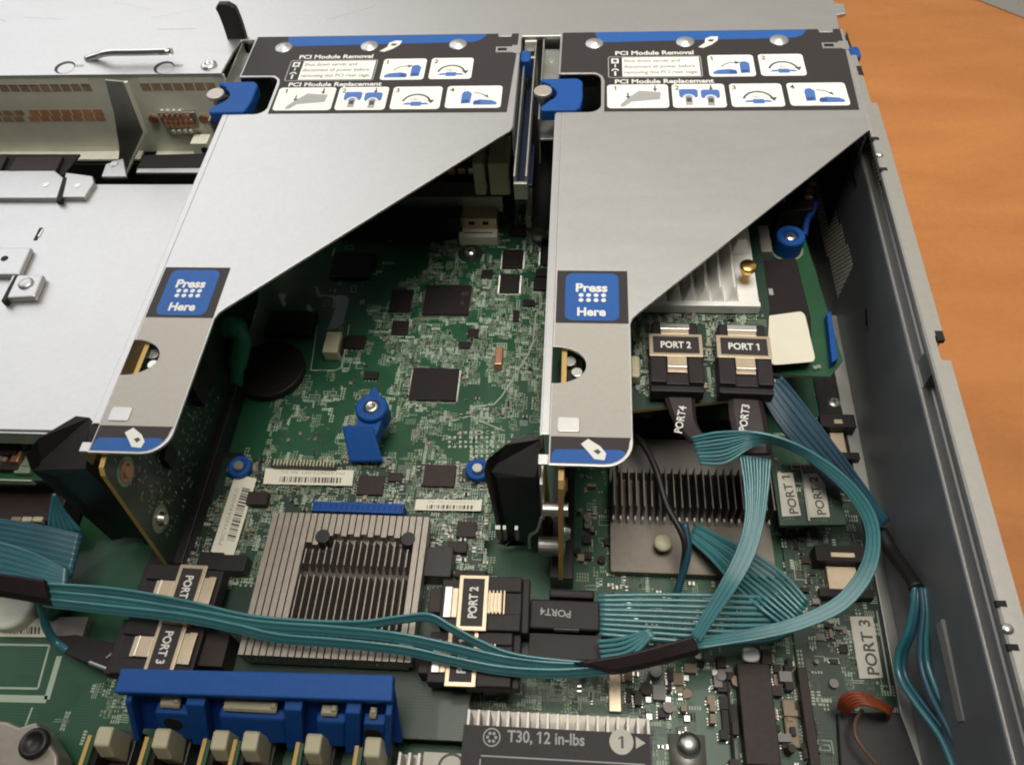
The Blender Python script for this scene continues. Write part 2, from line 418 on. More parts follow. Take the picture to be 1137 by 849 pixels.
    def lever_flat(x, y, s=1):      # the latch lying down
        poly([(x-4.8*s, y-1.8), (x-5.2*s, y-.4), (x-3*s, y+1.2), (x+2*s, y+1.8), (x+4.5*s, y+1), (x+5*s, y-1), (x+4.4*s, y-1.9)][::1 if s > 0 else -1], 'print_blue')
        poly([(x+1.8*s, y-1.2), (x+4.6*s, y-1.2), (x+4.6*s, y+.6), (x+1.8*s, y+.6)][::1 if s > 0 else -1], 'print_blue_dark', 3)
    def lever_up(x, y):             # the latch standing up
        poly([(x-2, y-4.2), (x+1.9, y-3.9), (x+2.2, y+2.6), (x+.6, y+4.3), (x-1.2, y+4), (x-2, y+2.4)], 'print_blue')
        poly([(x-1.5, y-3.6), (x+1.2, y-3.4), (x+1.2, y-1.6), (x-1.5, y-1.8)], 'print_blue_dark', 3)
    def turn_arc(x, y):
        poly([(x-5.8, y-2.0), (x+5.8, y-2.0), (x+4.4, y-.8), (x-4.4, y-.8)], 'print_blue'); poly([(x-2.2, y-2.9), (x+2.2, y-2.9), (x+2.2, y-.1), (x-2.2, y-.1)], 'print_blue', 3)
        arc(x, y-1, 6.3, 12, 168, .9, 'print_dark', 3); poly([(x+4.6, y+.9), (x+7.6, y+1.2), (x+6.3, y-1.4)], 'print_dark', 3)
        b.text('180 °', x-2.6, y+.7, up(3), 2.2, 'print_grey', width=5.2)
    lever_flat(-79.6, 305.6); lever_up(-71.3, 308.5); arc(-75.8, 306, 6.2, 75, 150, .5, 'print_dark'); poly([(-75.2, 312.9), (-72.4, 311.9), (-75, 310.9)], 'print_dark')
    turn_arc(-55.6, 307.2); turn_arc(-68.2, 286.8)
    poly([(-123.6, 282.3), (-121.8, 282.6), (-119, 285.6), (-107.4, 287.0), (-106.9, 291.9), (-115.8, 293.0), (-120.6, 288.0), (-123.4, 284)], 'print_grey')
    for x, y in ((-120.4, 289.4), (-109.2, 294.2)):
        rectp(x-.3, y, x+.3, y+2.2, 'print_dark', 3); poly([(x-1, y), (x, y-1.8), (x+1, y)], 'print_dark', 3)
    for x, y in ((-95.8, 290.4), (-87.0, 289.9)):
        b.sheet(rrect(x-3.8, y-2.4, x+3.8, y+3.4, 1.3), up(2), 'print_blue', .03)
        arc(x, y-2.6, 2.5, 0, 180, .8, 'print_white', 3); rectp(x-1.4, y-7.2, x+1.4, y-1.6, 'print_grey', 3); rectp(x-1.0, y-5.2, x+1.0, y-2.4, 'print_dark', 4)
    rectp(-86.8, 294.2, -86.2, 296.4, 'print_dark', 3); poly([(-87.5, 294.4), (-86.5, 292.9), (-85.5, 294.4)], 'print_dark', 3)
    lever_up(-47.4, 289.4); lever_flat(-39.4, 286.2, -1); arc(-43.6, 287.2, 5.4, 30, 100, .5, 'print_dark'); poly([(-39.8, 290.5), (-37.9, 288.6), (-38.6, 291.2)], 'print_dark')
    # pointing hand by the middle rivet
    poly([(-89.6, 323.4), (-87.4, 322.8), (-83.6, 325.2), (-81.0, 328.2), (-80.4, 331.2), (-83.4, 331.4), (-86.0, 329.8), (-86.6, 326.4)], 'print_white', 2)
    poly([(-85.2, 327.6), (-83.2, 327.4), (-82.2, 328.9), (-84.4, 329.2)], 'print_dark', 3)
    b.build('instruction_label', R)
    # --- long grey label down the leg, with the press panel and the hand strip
    b = MB()
    leg = [(-146.7, 192.1), (-122.8, 192.1), (-122.9, 126)]+[(-131.0+7.6*math.cos(math.radians(a)), 123.8+7.6*math.sin(math.radians(a))) for a in range(0, -91, -15)]+[(-146.9, 116.3), (-146.9, 144.7), (-146.2, 144.6)]
    leg += [(-146.2+10.0*math.cos(math.radians(a)), 151.9+7.3*math.sin(math.radians(a))) for a in range(-80, 81, 10)]+[(-146.2, 159.2), (-146.7, 159.2)]
    def hole(poly): return poly
    b.sheet(leg, up(0), 'grey_label')
    b.build('leg_label', R)
    b = MB()
    b.rect(-146.6, 168.8, -122.8, 192.0, up(1), 'black_label', .03)
    b.sheet(rrect(-143.7, 169.9, -125.8, 190.8, 2.6), up(2), 'blue_label', .03)
    b.text('Press', -134.9, 182.5, up(3), 5.1, 'print_white', width=10.6, bold=.036, align='c')
    b.text('Here', -134.9, 172.0, up(3), 4.9, 'print_white', width=9.4, bold=.036, align='c')
    for i in range(4):
        for y in (178.7, 180.9):
            x = -138.4+i*2.5; b.add([(x+.85*math.cos(math.pi*k/6), y+.85*math.sin(math.pi*k/6), up(3)) for k in range(12)], [tuple(range(12))], 'print_white')
    b.build('press_label', R)
    b = MB()
    tip = [(-131.0+7.4*math.cos(math.radians(a)), 123.8+7.4*math.sin(math.radians(a))) for a in range(0, -91, -15)]
    b.sheet([(-146.7, 125.4), (-123.2, 125.4)]+tip+[(-146.7, 116.4)], up(1), 'black_label', .03)
    b.sheet([(-146.2, 119.8), (-145.2, 120.9), (-126.2, 121.2), (-124.6, 120.2)]+[q for q in tip if q[1] < 119.9]+[(-146.5, 116.5)], up(2), 'blue_label', .03)
    b.sheet([(-137.8, 122.9), (-135.7, 124.7), (-132.2, 122.3), (-130.4, 119.8), (-130.9, 117.6), (-133.9, 117.9), (-136.0, 120.7)], up(3), 'print_white', .03)
    b.sheet([(-134.2, 120.6), (-132.9, 121.3), (-131.9, 120.4), (-132.8, 119.4)], up(4), 'print_dark', .03)
    b.build('hand_label', R)
    # --- riser circuit board standing under the left edge
    X0 = -144.2
    c = MB()
    out = [(118.4, 69.5), (112.6, 68.5), (111.0, 66), (104.2, 13), (110, 8), (230, 8), (262, 26), (262, 70), (118.4, 70)]
    c.prism_x(out, X0, X0+1.6, 'fr4_edge', 'pcb_dark')
    rr = random.Random(5)
    for _ in range(330):
        y = rr.uniform(112, 175); z = rr.uniform(14, 66)
        if y < 106+z*.12+3: continue
        w, h = rr.choice(((.5, 1.0), (1.0, .5), (.6, 1.6), (1.5, .6)))
        c.add([(X0+1.66, y, z), (X0+1.66, y+w, z), (X0+1.66, y+w, z+h), (X0+1.66, y, z+h)], [(0, 1, 2, 3)], rr.choice(('pad', 'silk', 'pad')))
    board = c.build('riser_board', R)
    for y, z, m in ((117.5, 57, 'copper'), (114.8, 28, 'solder')):
        s = MB(); s.cyl((X0+1.6, y, z), 5.0, .12, 'pad', 28, axis='x'); s.cyl((X0+1.72, y, z), 3.6, .3, m, 20, axis='x')
        s.cyl((X0+2.0, y, z), 2.7, 1.8 if m == 'solder' else .6, m, 20, r2=1.9, axis='x'); s.build('screw', board, smooth=False)
    for y, z, a, d, h, m in ((128, 52, 10, 2.4, 8, 'chip_brown'), (141, 58, 12, 4, 10, 'chip'), (131, 34, 7, 2, 8, 'chip'), (155, 50, 10, 5, 7, 'smd_tan'), (160, 30, 14, 4, 14, 'chip'), (172, 56, 8, 5, 6, 'cream_plastic')):
        s = MB(); s.box(X0+1.6, X0+1.6+d, y, y+a, z, z+h, m); s.build('chip' if 'chip' in m else 'connector', board, bevel=.3)
    s = MB()                                                                            # the parts seen through the half-round window
    s.cyl((X0+2.6, 156.4, 58), 2.0, 10, 'steel_dull', 16); s.cyl((X0+4.6, 147.6, 60), 1.7, 8, 'bright_metal', 14); s.cyl((X0+4.9, 151.0, 62), 1.8, 7.5, 'bright_metal', 14)
    s.build('standoff', R, bevel=.2)
    s = MB(); s.box(X0-3, X0+5, 106, 200, 0.1, 10, 'black_plastic'); s.build('board_socket', R, bevel=.4)
    # --- blue latch with its captive screw
    l = MB()
    o = [(-156.6, 301.0), (-141.5, 301.2)]+[(-142.6+3.6*math.cos(math.radians(a)), 297.6+3.6*math.sin(math.radians(a))) for a in (60, 30, 5)]+[(-138.9, 288), (-139.6, 283)]+[(-142.6+2.8*math.cos(math.radians(a)), 282.4+2.8*math.sin(math.radians(a))) for a in (-30, -70)]
    o += [(-155.4, 279.5), (-156.2, 281.8), (-153.2, 285.4)]+[(-155.0+5.3*math.cos(math.radians(a)), 291.1+5.3*math.sin(math.radians(a))) for a in range(-60, 61, 15)]+[(-152.8, 297.2), (-156.8, 299.4)]
    l.prism(o, ZT-4.5, ZT+.8, 'blue_plastic')
    lt = l.build('latch', R, bevel=.7, seg=3)
    s = MB(); s.cyl((-155.4, 291.1, ZT-6), 2.2, 6.4, 'steel_dull', 20); s.cyl((-155.4, 291.1, ZT+.4), 3.75, 1.7, 'screw_head', 32); s.build('thumbscrew', lt, bevel=.35)
    s = MB()
    s.box(-157, -149.5, 303, 336, ZT-9, ZT-8, 'steel_dull'); s.cyl((-153.2, 327, ZT-8), 1.7, .3, 'bright_metal', 18)
    s.box(-157, -149.5, 279, 303, ZT-14, ZT-13, 'steel_dull'); s.box(-152.5, -149.4, 297, 303, ZT-12, ZT-3.2, 'black_plastic')
    s.box(-157.0, -156.4, 279, 336, ZT-26, ZT-2.9, 'steel_dull')
    s.build('latch_bracket', R, bevel=.2)
    # --- corner lug and the dark card-slot cover below the rear edge
    s = MB(); s.prism([(-37.4, 325.3), (-30.4, 325.3), (-30.2, 326.4), (-26.4, 326.4), (-26.4, 320.6), (-29.4, 320.6), (-29.6, 321.4), (-37.4, 321.4)], ZT+.05, ZT+.35, 'galvanised')
    s.box(-36.6, -32.6, 322.3, 324.4, ZT+.35, ZT+.4, 'slot_dark'); s.build('corner_lug', R, bevel=.1)
    s = MB(); s.prism(rrect(-26.2, 315.8, -21.9, 324, 1.6), ZT-9, ZT-.5, 'blue_plastic'); s.build('release_button', R, bevel=.8, seg=3)
    s = MB(); s.box(-27.4, -19.2, 262, 326, 47, 49, 'navy'); s.box(-28.3, -27.5, 272, 335, 16, 49, 'navy'); s.build('slot_cover', R, bevel=.3)
    s = MB()
    for k in range(3):
        s.box(-146, -30, 326, 334.5, 14+k*18, 15+k*18, 'steel_dull'); 
    s.box(-146, -30, 333.4, 334.6, 12, 66, 'steel_dull'); s.build('slot_bracket', R)
    return R
riser = make_riser()
riser['label'] = 'grey steel riser cage on the left, beside the white power supply cover'
riser2 = copy_tree(riser); riser2.location.x += 140*S
riser2['world0'] = (riser['world0'][0]+.140, riser['world0'][1], riser['world0'][2])
riser2['label'] = 'grey steel riser cage beside the wooden table side, over the white heatsink'

# ================================================================ table, equipment behind, chassis
t = MB(); t.box(-700, 900, -500, 1300, -34, -14, 'wood'); o = t.build('table', None, bevel=2); o['kind'] = 'structure'
# flat steel lid of another machine lying directly behind
b = MB()
xr = 114.5
b.prism([(-620, 324.5), (-160, 324.5), (-158, 338.5), (xr-1, 338.5), (xr, 352), (xr+4.2, 353), (xr+4.6, 361), (xr+.6, 362), (xr+2, 800), (-620, 800)], 67, 69, 'galvanised')
b.box(-620, xr-2.5, 340, 800, -13.5, 67, 'steel_dull')
rs = random.Random(9)
for _ in range(16):
    x = rs.uniform(-330, -120); y = rs.uniform(345, 420); a = rs.uniform(-.5, .9); L_ = rs.uniform(5, 26); w_ = rs.uniform(.15, .5)
    b.add([(x, y, 69.02), (x+L_*math.cos(a), y+L_*math.sin(a), 69.02), (x+L_*math.cos(a), y+L_*math.sin(a)+w_, 69.02), (x, y+w_, 69.02)], [(0, 1, 2, 3)], 'steel_dull')
o = b.build('equipment_lid', None, bevel=.5); tag(o, 'plain flat steel lid of the machine lying behind the open server', 'metal lid')
# scuff marks and a loose panel at the far corner of the table
b = MB()
p0 = A(1080, -3, -13); p1 = A(1137, 19, -13)
b.prism([p0, p1, (p1[0]+160, p1[1]-20), (p1[0]+160, p1[1]+200), (p0[0], p0[1]+160)], -13.9, -13.2, 'flange_steel')
o = b.build('loose_sheet', None); tag(o, 'grey metal sheet lying at the far right corner of the wooden table', 'panel')

ch = thing('server_chassis', 'open steel server chassis with dark right side wall and slotted rear panel', 'server chassis', (117, 160, -12))
b = MB(); b.box(-420, 113, -200, 336, -12, -10.5, 'steel_dull'); b.build('base_pan', ch)
# --- right wall: lower wall, ledge, recessed upper wall, folded top flange with notches (the wall leans in a little towards the front)
def fl_out(y):
    if y > 283.55: return 115.5
    if 165.45 >= y >= 155.95: return 114.9+wx(y)
    return 117.7+wx(y)
def wx(y): return -.0225*(275-y) if y < 275 else 0.0
ys = [336, 316, 300, 286, 283.6, 283.5, 262, 240, 218, 190, 168, 165.5, 165.4, 157, 156, 155.9, 130, 100, 70, 40, 10, -40, -120, -200]
w = MB()
def strip(prof, m, y0=336, y1=-200):
    st = [y for y in ys if y1 <= y <= y0]; vs = []; fs = []
    for y in st:
        for x, z in prof(y): vs.append((x, y, z))
    k = len(prof(0))
    for i in range(len(st)-1):
        for j in range(k-1):
            fs.append((i*k+j, i*k+j+1, (i+1)*k+j+1, (i+1)*k+j))
    w.add(vs, fs, m)
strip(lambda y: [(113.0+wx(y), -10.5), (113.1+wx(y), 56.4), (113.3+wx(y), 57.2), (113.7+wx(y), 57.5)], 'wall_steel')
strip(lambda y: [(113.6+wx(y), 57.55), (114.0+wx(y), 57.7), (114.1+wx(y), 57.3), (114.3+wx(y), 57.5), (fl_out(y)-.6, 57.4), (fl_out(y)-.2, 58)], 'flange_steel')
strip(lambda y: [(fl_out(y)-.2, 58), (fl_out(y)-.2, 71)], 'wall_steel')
strip(lambda y: [(fl_out(y)+.3, -13), (fl_out(y)+.3, 71.6), (fl_out(y), 72.3), (112.7+wx(y), 72.3), (112.2+wx(y), 71.6), (112.2+wx(y), 70.0)], 'flange_steel', y0=316)
sw = w.build('side_wall', ch)
for py, y_, dz in ((0, 261.5, 0), (0, 244, 0), (0, 79, 0), (0, 68, 0)):
    s = MB(); xx = 112.2+wx(y_); s.box(xx-.4, xx+2.2, y_-.8, y_+.8, 71.4, 72.45, 'slot_dark'); s.build('slot', sw)
for y_ in (252, 72.5):
    s = MB(); xx = 113.0+wx(y_); s.lathe((xx, y_, 72.2), [(1.5, 0), (1.4, .4), (.9, .8), (.2, .9)], 'bright_metal', 18); s.build('rivet', sw, smooth=True)
s = MB(); s.box(114.0, 115.9, 302, 308, 71.2, 72.5, 'slot_dark'); s.build('slot', sw)
s = MB(); s.box(112.8, 115.2, 163.6, 167.4, 70.9, 72.45, 'slot_dark'); s.build('slot', sw)
# perforated vent low on the wall, and a narrow one high up
def vent(poly, step, cam_x):
    g = MB(); g.add([(cam_x, y, z) for y, z in poly], [tuple(range(len(poly)))], 'slot_dark')
    ylo = min(p[0] for p in poly); yhi = max(p[0] for p in poly); zlo = min(p[1] for p in poly); zhi = max(p[1] for p in poly)
    def inside(y, z):
        c = False; n = len(poly)
        for i in range(n):
            a, b_ = poly[i], poly[i-1]
            if (a[1] > z) != (b_[1] > z) and y < (b_[0]-a[0])*(z-a[1])/(b_[1]-a[1])+a[0]: c = not c
        return c
    r = 0; z = zlo
    while z < zhi:
        y = ylo+(step*.5 if r % 2 else 0)
        while y < yhi:
            if inside(y, z): 
                hs = [(cam_x-.12, y+step*.42*math.cos(a), z+step*.36*math.sin(a)) for a in (0, 1.05, 2.09, 3.14, 4.19, 5.24)]
                g.add(hs, [tuple(range(6))], 'lit_hole')
            y += step
        z += step*.8; r += 1
    return g
mat('lit_hole', (.95, .89, .77), .6, 0, var=.25, vscale=500)  # brightness seen through the vent holes, put into their colour
def onX(px, py, X):
    c = ((px-568.5)/FPX, -(py-424.5)/FPX, -1.0); d = [sum(CAM_M[i][k]*c[k] for k in range(3)) for i in range(3)]
    t_ = X/d[0]; return (d[1]*t_, CAM_P[2]+d[2]*t_)
X = 112.3
g = vent([onX(914, 190, X), onX(949, 296, X), onX(934, 342, X), onX(907, 238, X)][::-1], 2.1, X); g.build('vent_grille', sw)
X = 116.9
g = vent([onX(958, 146, X), onX(967, 148, X), onX(981, 214, X), onX(977, 226, X)][::-1], 2.3, X); g.build('vent_grille', sw)
X = 108.6
s = MB(); q = [onX(1042, 694, X), onX(1048, 687, X), onX(1073, 800, X), onX(1066, 802, X)]
s.prism_x(q, X-.8, X+.9, 'foam'); s.build('foam_strip', sw, bevel=.2)
s = MB(); q = [onX(961, 342, 110.8), onX(964, 346, 110.8), onX(965, 362, 110.8), onX(962, 360, 110.8)]; s.prism_x(q, 110.5, 111.0, 'slot_dark'); s.build('slot', sw)
s = MB(); s.prism([(106.5, 232), (112.2, 232), (109.5, 110), (103.5, -150), (100.5, -150), (105.5, 110)], -10.4, 3.0, 'steel_dull'); s.build('base_flange', sw, bevel=.3)
s = MB(); s.box(98, 106.4, 150, 320, .2, 1, 'slot_dark'); s.build('dark_gap', ch)  # near-black strip laid over the board edge beside the wall

# --- rear panel over the power supply bay
Yr = 307.4
p = MB()
p.box(-420, -157, Yr, Yr+1, 30, 71.8, 'steel_green')
lo = A(-60, 84, 72)
p.prism([(-420, Yr-.4), (-157.5, Yr-.4), (-157.5, Yr+2), (-156.5, Yr+14.4), (-159, Yr+16), (-420, Yr+15.6)], 71.8, 72.9, 'galvanised')
p.box(-420, -212, Yr-6, Yr, 29.2, 30.6, 'steel_green')                     # turned lip
p.box(-205, -157, Yr-5, Yr, 29.2, 30.6, 'steel_green')
rp = p.build('rear_panel', ch, bevel=.25)
def slot_row(x0, x1, z0, z1, n, m, gap=.75):
    s = MB(); st = (x1-x0)/n
    for i in range(n): s.box(x0+i*st+gap/2, x0+(i+1)*st-gap/2, Yr-.12, Yr+.02, z0, z1, m)
    return s
mat('slot_light', (.86, .84, .74), .6); mat('slot_tan', (.40, .28, .17), .6, var=.3, vscale=120); mat('slot_orange', (.62, .30, .17), .55, var=.2, vscale=150)  # light and lit table seen through the slots, put into flat colours
def onY(px, py, Y):
    c = ((px-568.5)/FPX, -(py-424.5)/FPX, -1.0); d = [sum(CAM_M[i][k]*c[k] for k in range(3)) for i in range(3)]
    t_ = Y/d[1]; return (d[0]*t_, CAM_P[2]+d[2]*t_)
for (pa, pb, n, m) in (((-60, 88.5), (102, 94.5), 14, 'slot_light'), ((-60, 95), (104, 101), 14, 'slot_tan'), ((30, 122), (117, 128), 7, 'slot_orange'), ((30, 129), (119, 134), 7, 'slot_orange'),
                      ((-60, 123), (29, 128), 7, 'slot_tan'), ((-60, 130), (29, 135), 7, 'slot_tan'), ((152, 86.5), (240, 91.5), 7, 'slot_light'), ((154, 93), (242, 100), 7, 'slot_tan')):
    (xa, za), (xb, zb) = onY(*pa, Yr), onY(*pb, Yr)
    slot_row(xa, xb, zb, za, n, m).build('vent_slots', rp)
# keyholes, screw and wire bail on the ledge
for px in (72, 182):
    x, y = A(px, 75, 72.9); s = MB(); s.cyl((x, y, 72.85), 4.6, .12, 'chip_brown', 28); s.box(x+3, x+8.4, y+.3, y+1.9, 72.85, 72.97, 'steel_dull'); s.cyl((x+.9, y-.9, 72.9), 3.7, .12, 'galvanised', 28)  # dark crescent beside the offset disc is the keyhole's shading, put into colour
    s.build('keyhole', rp)
x, y = A(232, 73, 72.9); s = MB(); s.lathe((x, y, 72.9), [(3.6, 0), (3.6, .5), (2.6, 1.2), (1.2, 1.3), (1.1, .9)], 'bright_metal', 24); s.build('screw', rp, smooth=True)
s = MB(); h = [A3(96, 66, 73), A3(108, 62, 75), A3(120, 59, 77), A3(150, 58.5, 77), A3(191, 57.5, 77)]
s.tube(smoothpts(h, 5), 1.5, 'chrome', 10); s.build('bail_handle', rp, smooth=True)
# partition between the two rear bays
s = MB()
Yp = 299.5
q = [onY(p_[0], p_[1], Yp) for p_ in ((117, 88), (140, 90), (163, 146), (140, 193), (131, 190), (133, 165), (127, 125))]
s.prism_y(q, Yp-.8, Yp, 'steel_dull')
q = [onY(p_[0], p_[1], Yp-1) for p_ in ((138, 90), (142, 90), (164, 146), (142, 193), (139, 193), (160, 146))]
s.prism_y(q, Yp-2.2, Yp-.9, 'steel_green'); s.build('partition', ch, bevel=.2)
# video socket on the right-hand bay
x, z = onY(200, 131, Yr)
s = MB(); s.prism_y([(x-9, z+4.6), (x+9, z+4.6), (x+8, z-4.6), (x-8, z-4.6)], Yr-2.4, Yr-.1, 'steel_dull'); vs_ = s.build('video_socket', rp, bevel=.5)
s = MB()
for r_ in range(3):
    for k in range(6): s.box(x-7.2+k*2.4+(r_ % 2)*.4, x-5.6+k*2.4+(r_ % 2)*.4, Yr-3, Yr-2.3, z+2.0-r_*2.6, z+3.6-r_*2.6, 'slot_orange')
for k in range(4): s.box(x-6+k*2.8, x-4.6+k*2.8, Yr-3.4, Yr-2.2, z+4.6, z+6.4, 'white_plastic'); s.box(x-5+k*2.8, x-3.6+k*2.8, Yr-3.4, Yr-2.2, z-6.2, z-4.6, 'white_plastic')
s.build('contacts', vs_)
for px in (171, 227):
    x, z = onY(px, 131, Yr); s = MB(); s.cyl((x, Yr-1.6, z), 2.2, 1.6, 'copper', 14, axis='y'); s.build('screw', rp)
x, z = onY(231, 155, Yr); s = MB(); s.box(x-5, x+3, Yr-8, Yr-1, z-3, z+4, 'steel_green'); s.cyl((x+1, Yr-8.3, z), 2.0, .4, 'slot_dark', 14, axis='y'); s.build('bracket', rp, bevel=.4)
# dark block in the open gap behind the cover; its black stands in for shade
s = MB(); s.box(-420, -157, 300.5, 306.8, 8, 28, 'slot_dark'); s.build('dark_gap', ch)

# ================================================================ power supply cover (steel lid on the left)
pc = thing('power_supply_cover', 'broad white lit steel cover over the power supply bay on the left', 'power supply cover', (-230, 190, 2))
b = MB()
b.prism([(-420, 137.2), (-151.8, 138.6), (-151.4, 240), (-151.4, 266), (-420, 266)], 45, 46, 'galvanised')
b.build('cover_plate', pc, bevel=.5, seg=3)
b = MB(); b.box(-420, -153, 137.6, 138.6, 38, 45.2, 'galvanised'); b.box(-152.6, -151.8, 139, 266, 12, 45.2, 'steel_dull'); b.build('side_flange', pc)
s = MB()                                                                     # the hinge straps at the rear
q = [A(-60, 191, 47), A(62, 191, 47), A(73, 200, 47), A(66, 221, 47), (A(62, 222, 47)), A(-60, 222, 47)]
s.prism(q, 46, 48, 'galvanised'); q = [A(74, 193, 47), A(104, 197, 47), A(106, 204, 47), A(95, 221, 47), A(67, 221, 47)]; s.prism(q, 46, 48, 'galvanised')
st_ = s.build('strap', pc, bevel=.6, seg=3)
s = MB(); q = [A(70, 197, 48.2), A(74, 197, 48.2), A(68, 223, 48.2), A(62, 223, 48.2)]; s.prism(q, 46.1, 48.25, 'slot_dark'); s.build('slot', pc)
s = MB(); q = [A(-60, 170, 47), A(88, 170, 47), A(70, 193, 47), A(-60, 193, 47)]; s.prism(q, 45.5, 46.3, 'slot_dark'); s.build('opening', pc)
s = MB()
for k, (a, c_) in enumerate(((18, 70), (-60, 8))):
    q = [A(a, 174, 48), A(c_, 173, 48), A(c_-8, 190, 48), A(a-10, 191, 48)]; s.prism(q, 46.4, 48, 'chip_brown')
s.build('terminal', pc, bevel=.4)
s = MB(); q = [A(160, 171, 47), A(232, 169, 47), A(222, 187, 47), A(150, 187, 47)]; s.prism(q, 45.6, 46.35, 'slot_dark'); s.build('opening', pc)
s = MB(); q = [A(153, 187.5, 47), A(224, 187, 47), A(221, 192, 47), A(151, 192, 47)]; s.prism(q, 46, 47.2, 'galvanised'); s.build('lip', pc, bevel=.2)
s = MB(); q = [A(117, 181, 48), A(136, 175, 48), A(140, 195, 48), A(112, 195, 48)]; s.prism(q, 46, 47.5, 'galvanised'); x, y = A(127, 182, 47.5); s.cyl((x, y, 47.4), 1.9, .5, 'bright_metal', 16); s.build('tab', pc, bevel=.3)
for x, y in (A(51, 205, 48), A(86, 206, 48)):
    s = MB(); s.cyl((x, y, 47.9), 1.4, .25, 'bright_metal', 16); s.build('rivet', pc)
# raised clips with a screw
s = MB()
s.prism([A(-40, 275, 48), A(36, 275, 48), A(22, 306, 48), A(-40, 306, 48)], 46, 48.4, 'galvanised')
s.prism([A(14, 306, 48), A(50, 306, 48), A(40, 331, 48), A(3, 333, 48)], 46, 48.8, 'galvanised')
s.build('clip', pc, bevel=1.0, seg=3)
s = MB(); q = [A(16, 306, 49), A(20, 304, 49), A(6, 334, 49), A(1, 334, 49)]; s.prism(q, 46.2, 48.9, 'slot_dark'); s.build('slot', pc)
x, y = A(29, 315, 48.8); s = MB(); s.lathe((x, y, 48.7), [(3, 0), (3, .5), (2.0, 1.1), (.3, 1.2)], 'galvanised', 22); s.build('screw', pc, smooth=True)
x, y = A(5, 287, 48.4); s = MB(); s.cyl((x, y, 48.3), 1.5, .2, 'slot_dark', 16); s.build('hole', pc)
s = MB(); q = [A(44, 253, 46), A(48, 253, 46), A(41, 267, 46), A(37, 267, 46)]; s.prism(q, 45.8, 46.12, 'slot_dark'); q = [A(47, 255, 46), A(48.5, 255, 46), A(44, 263, 46), A(42, 263, 46)]; s.prism(q, 46.0, 46.3, 'bright_metal'); s.build('slot', pc)

# black cable arm standing up behind the rear panel
s = MB(); pts = [Vector((onY(px_, py_, 341)[0], 341, onY(px_, py_, 341)[1])) for px_, py_ in ((248, 3), (254, 14), (260, 30), (265, 48), (268, 70), (270, 95))]
pts = smoothpts(pts, 8)
for a in range(len(pts)): pass
vs = []; fs = []
for i, p_ in enumerate(pts):
    hw = 4.6 if i > 3 else 2.2+.65*i
    for dx, dy in ((-hw, -1.6), (hw, -1.6), (hw, 1.6), (-hw, 1.6)): vs.append((p_.x+dx, p_.y+dy, p_.z))
n = len(pts)
for i in range(n-1):
    for k in range(4): fs.append((i*4+k, (i+1)*4+k, (i+1)*4+(k+1) % 4, i*4+(k+1) % 4))
fs += [(0, 1, 2, 3), tuple(range(4*n-4, 4*n))[::-1]]
s.add(vs, fs, 'rubber'); o = s.build('cable_strap', None, bevel=1.0, seg=3); tag(o, 'black curved strap standing up behind the rear panel, left of the label', 'strap')

# chrome guide post and black sleeve between the cages
gp = thing('guide_post', 'narrow chrome channel standing between the two riser cages', 'guide rail', (-14, 300, 0))
s = MB()
x0, y0 = A(583, 45, 70); x1 = A(596, 45, 70)[0]
yl = A(588, 200, 67)[1]
s.box(x0, x0+.7, yl, 334, 62, 69, 'steel_dull'); s.box(x1-.7, x1, yl, 334, 62, 69, 'steel_dull'); s.box(x0, x1, 332.6, 334, 18, 70, 'steel_green'); s.box(x0, x1, 321, 322.6, 60, 69.5, 'bright_metal'); s.box(x0, x1, yl-1, yl+.4, 58, 66, 'steel_dull')
s.box(x0+1, x1-1, yl, 332, 55, 57, 'navy'); u0, u1 = A(586, 207, 8), A(590, 240, 8); s.box(u0[0], u1[0], u1[1], u0[1], .2, 8, 'steel_green'); u0, u1 = A(591, 205, 5), A(608, 238, 5); s.box(u0[0], u1[0], u1[1], u0[1], .2, 5, 'steel_green'); u0 = A(601, 214, 6); s.cyl((u0[0], u0[1], 5), 2.6, 1.2, 'steel_dull', 18); s.build('channel', gp, bevel=.2)
x, y = A(589, 49, 68); s = MB(); s.cyl((x, y, 64), 2.7, 2, 'galvanised', 18); s.build('screw', gp)
bp = MB(); px, py = A(606, 165, 60)
s = MB(); pts = [A3(603, 128, 56), A3(604, 150, 50), A3(606, 190, 36), A3(606, 225, 24), A3(605, 246, 14)]
s.tube(smoothpts(pts, 6), 6.2, 'rubber', 20); o = s.build('rubber_sleeve', None, smooth=True); tag(o, 'black rubber sleeve running down between the two riser cages', 'cable sleeve')
x, y = A(600, 258, 4); s = MB(); s.lathe((x, y, 0), [(4.2, 0), (4.2, 5), (3.8, 5.6), (3.4, 5.6), (3.3, 5.2)], 'bright_metal', 24); s.cyl((x, y, 5.1), 3.3, .2, 'cream_plastic', 20)
CAP_MB = s

# ================================================================ motherboard
def pbox(mb, a, b, z0, z1, m, top=None):
    "axis-aligned box whose top face has opposite corners at photograph points a and b"
    p = A(*a, z1); q = A(*b, z1); mb.box(p[0], q[0], p[1], q[1], z0, z1, m, top)
    return (min(p[0], q[0]), max(p[0], q[0]), min(p[1], q[1]), max(p[1], q[1]))
mat('shade_pad', (.085, .10, .07), .5, var=.3, vscale=700)  # pad colour darkened to carry the shade at front and right
mo = thing('motherboard', 'large green motherboard covering the chassis floor under the riser cages', 'motherboard', (-60, 160, -4))
rnd = random.Random(11)
def hnoise(x, y, s):
    from mathutils import noise
    return noise.noise(Vector((x*s, y*s, 3.3)))
def inpoly(x, y, poly):
    c = False
    for i in range(len(poly)):
        a, b = poly[i], poly[i-1]
        if (a[1] > y) != (b[1] > y) and x < (b[0]-a[0])*(y-a[1])/(b[1]-a[1])+a[0]: c = not c
    return c
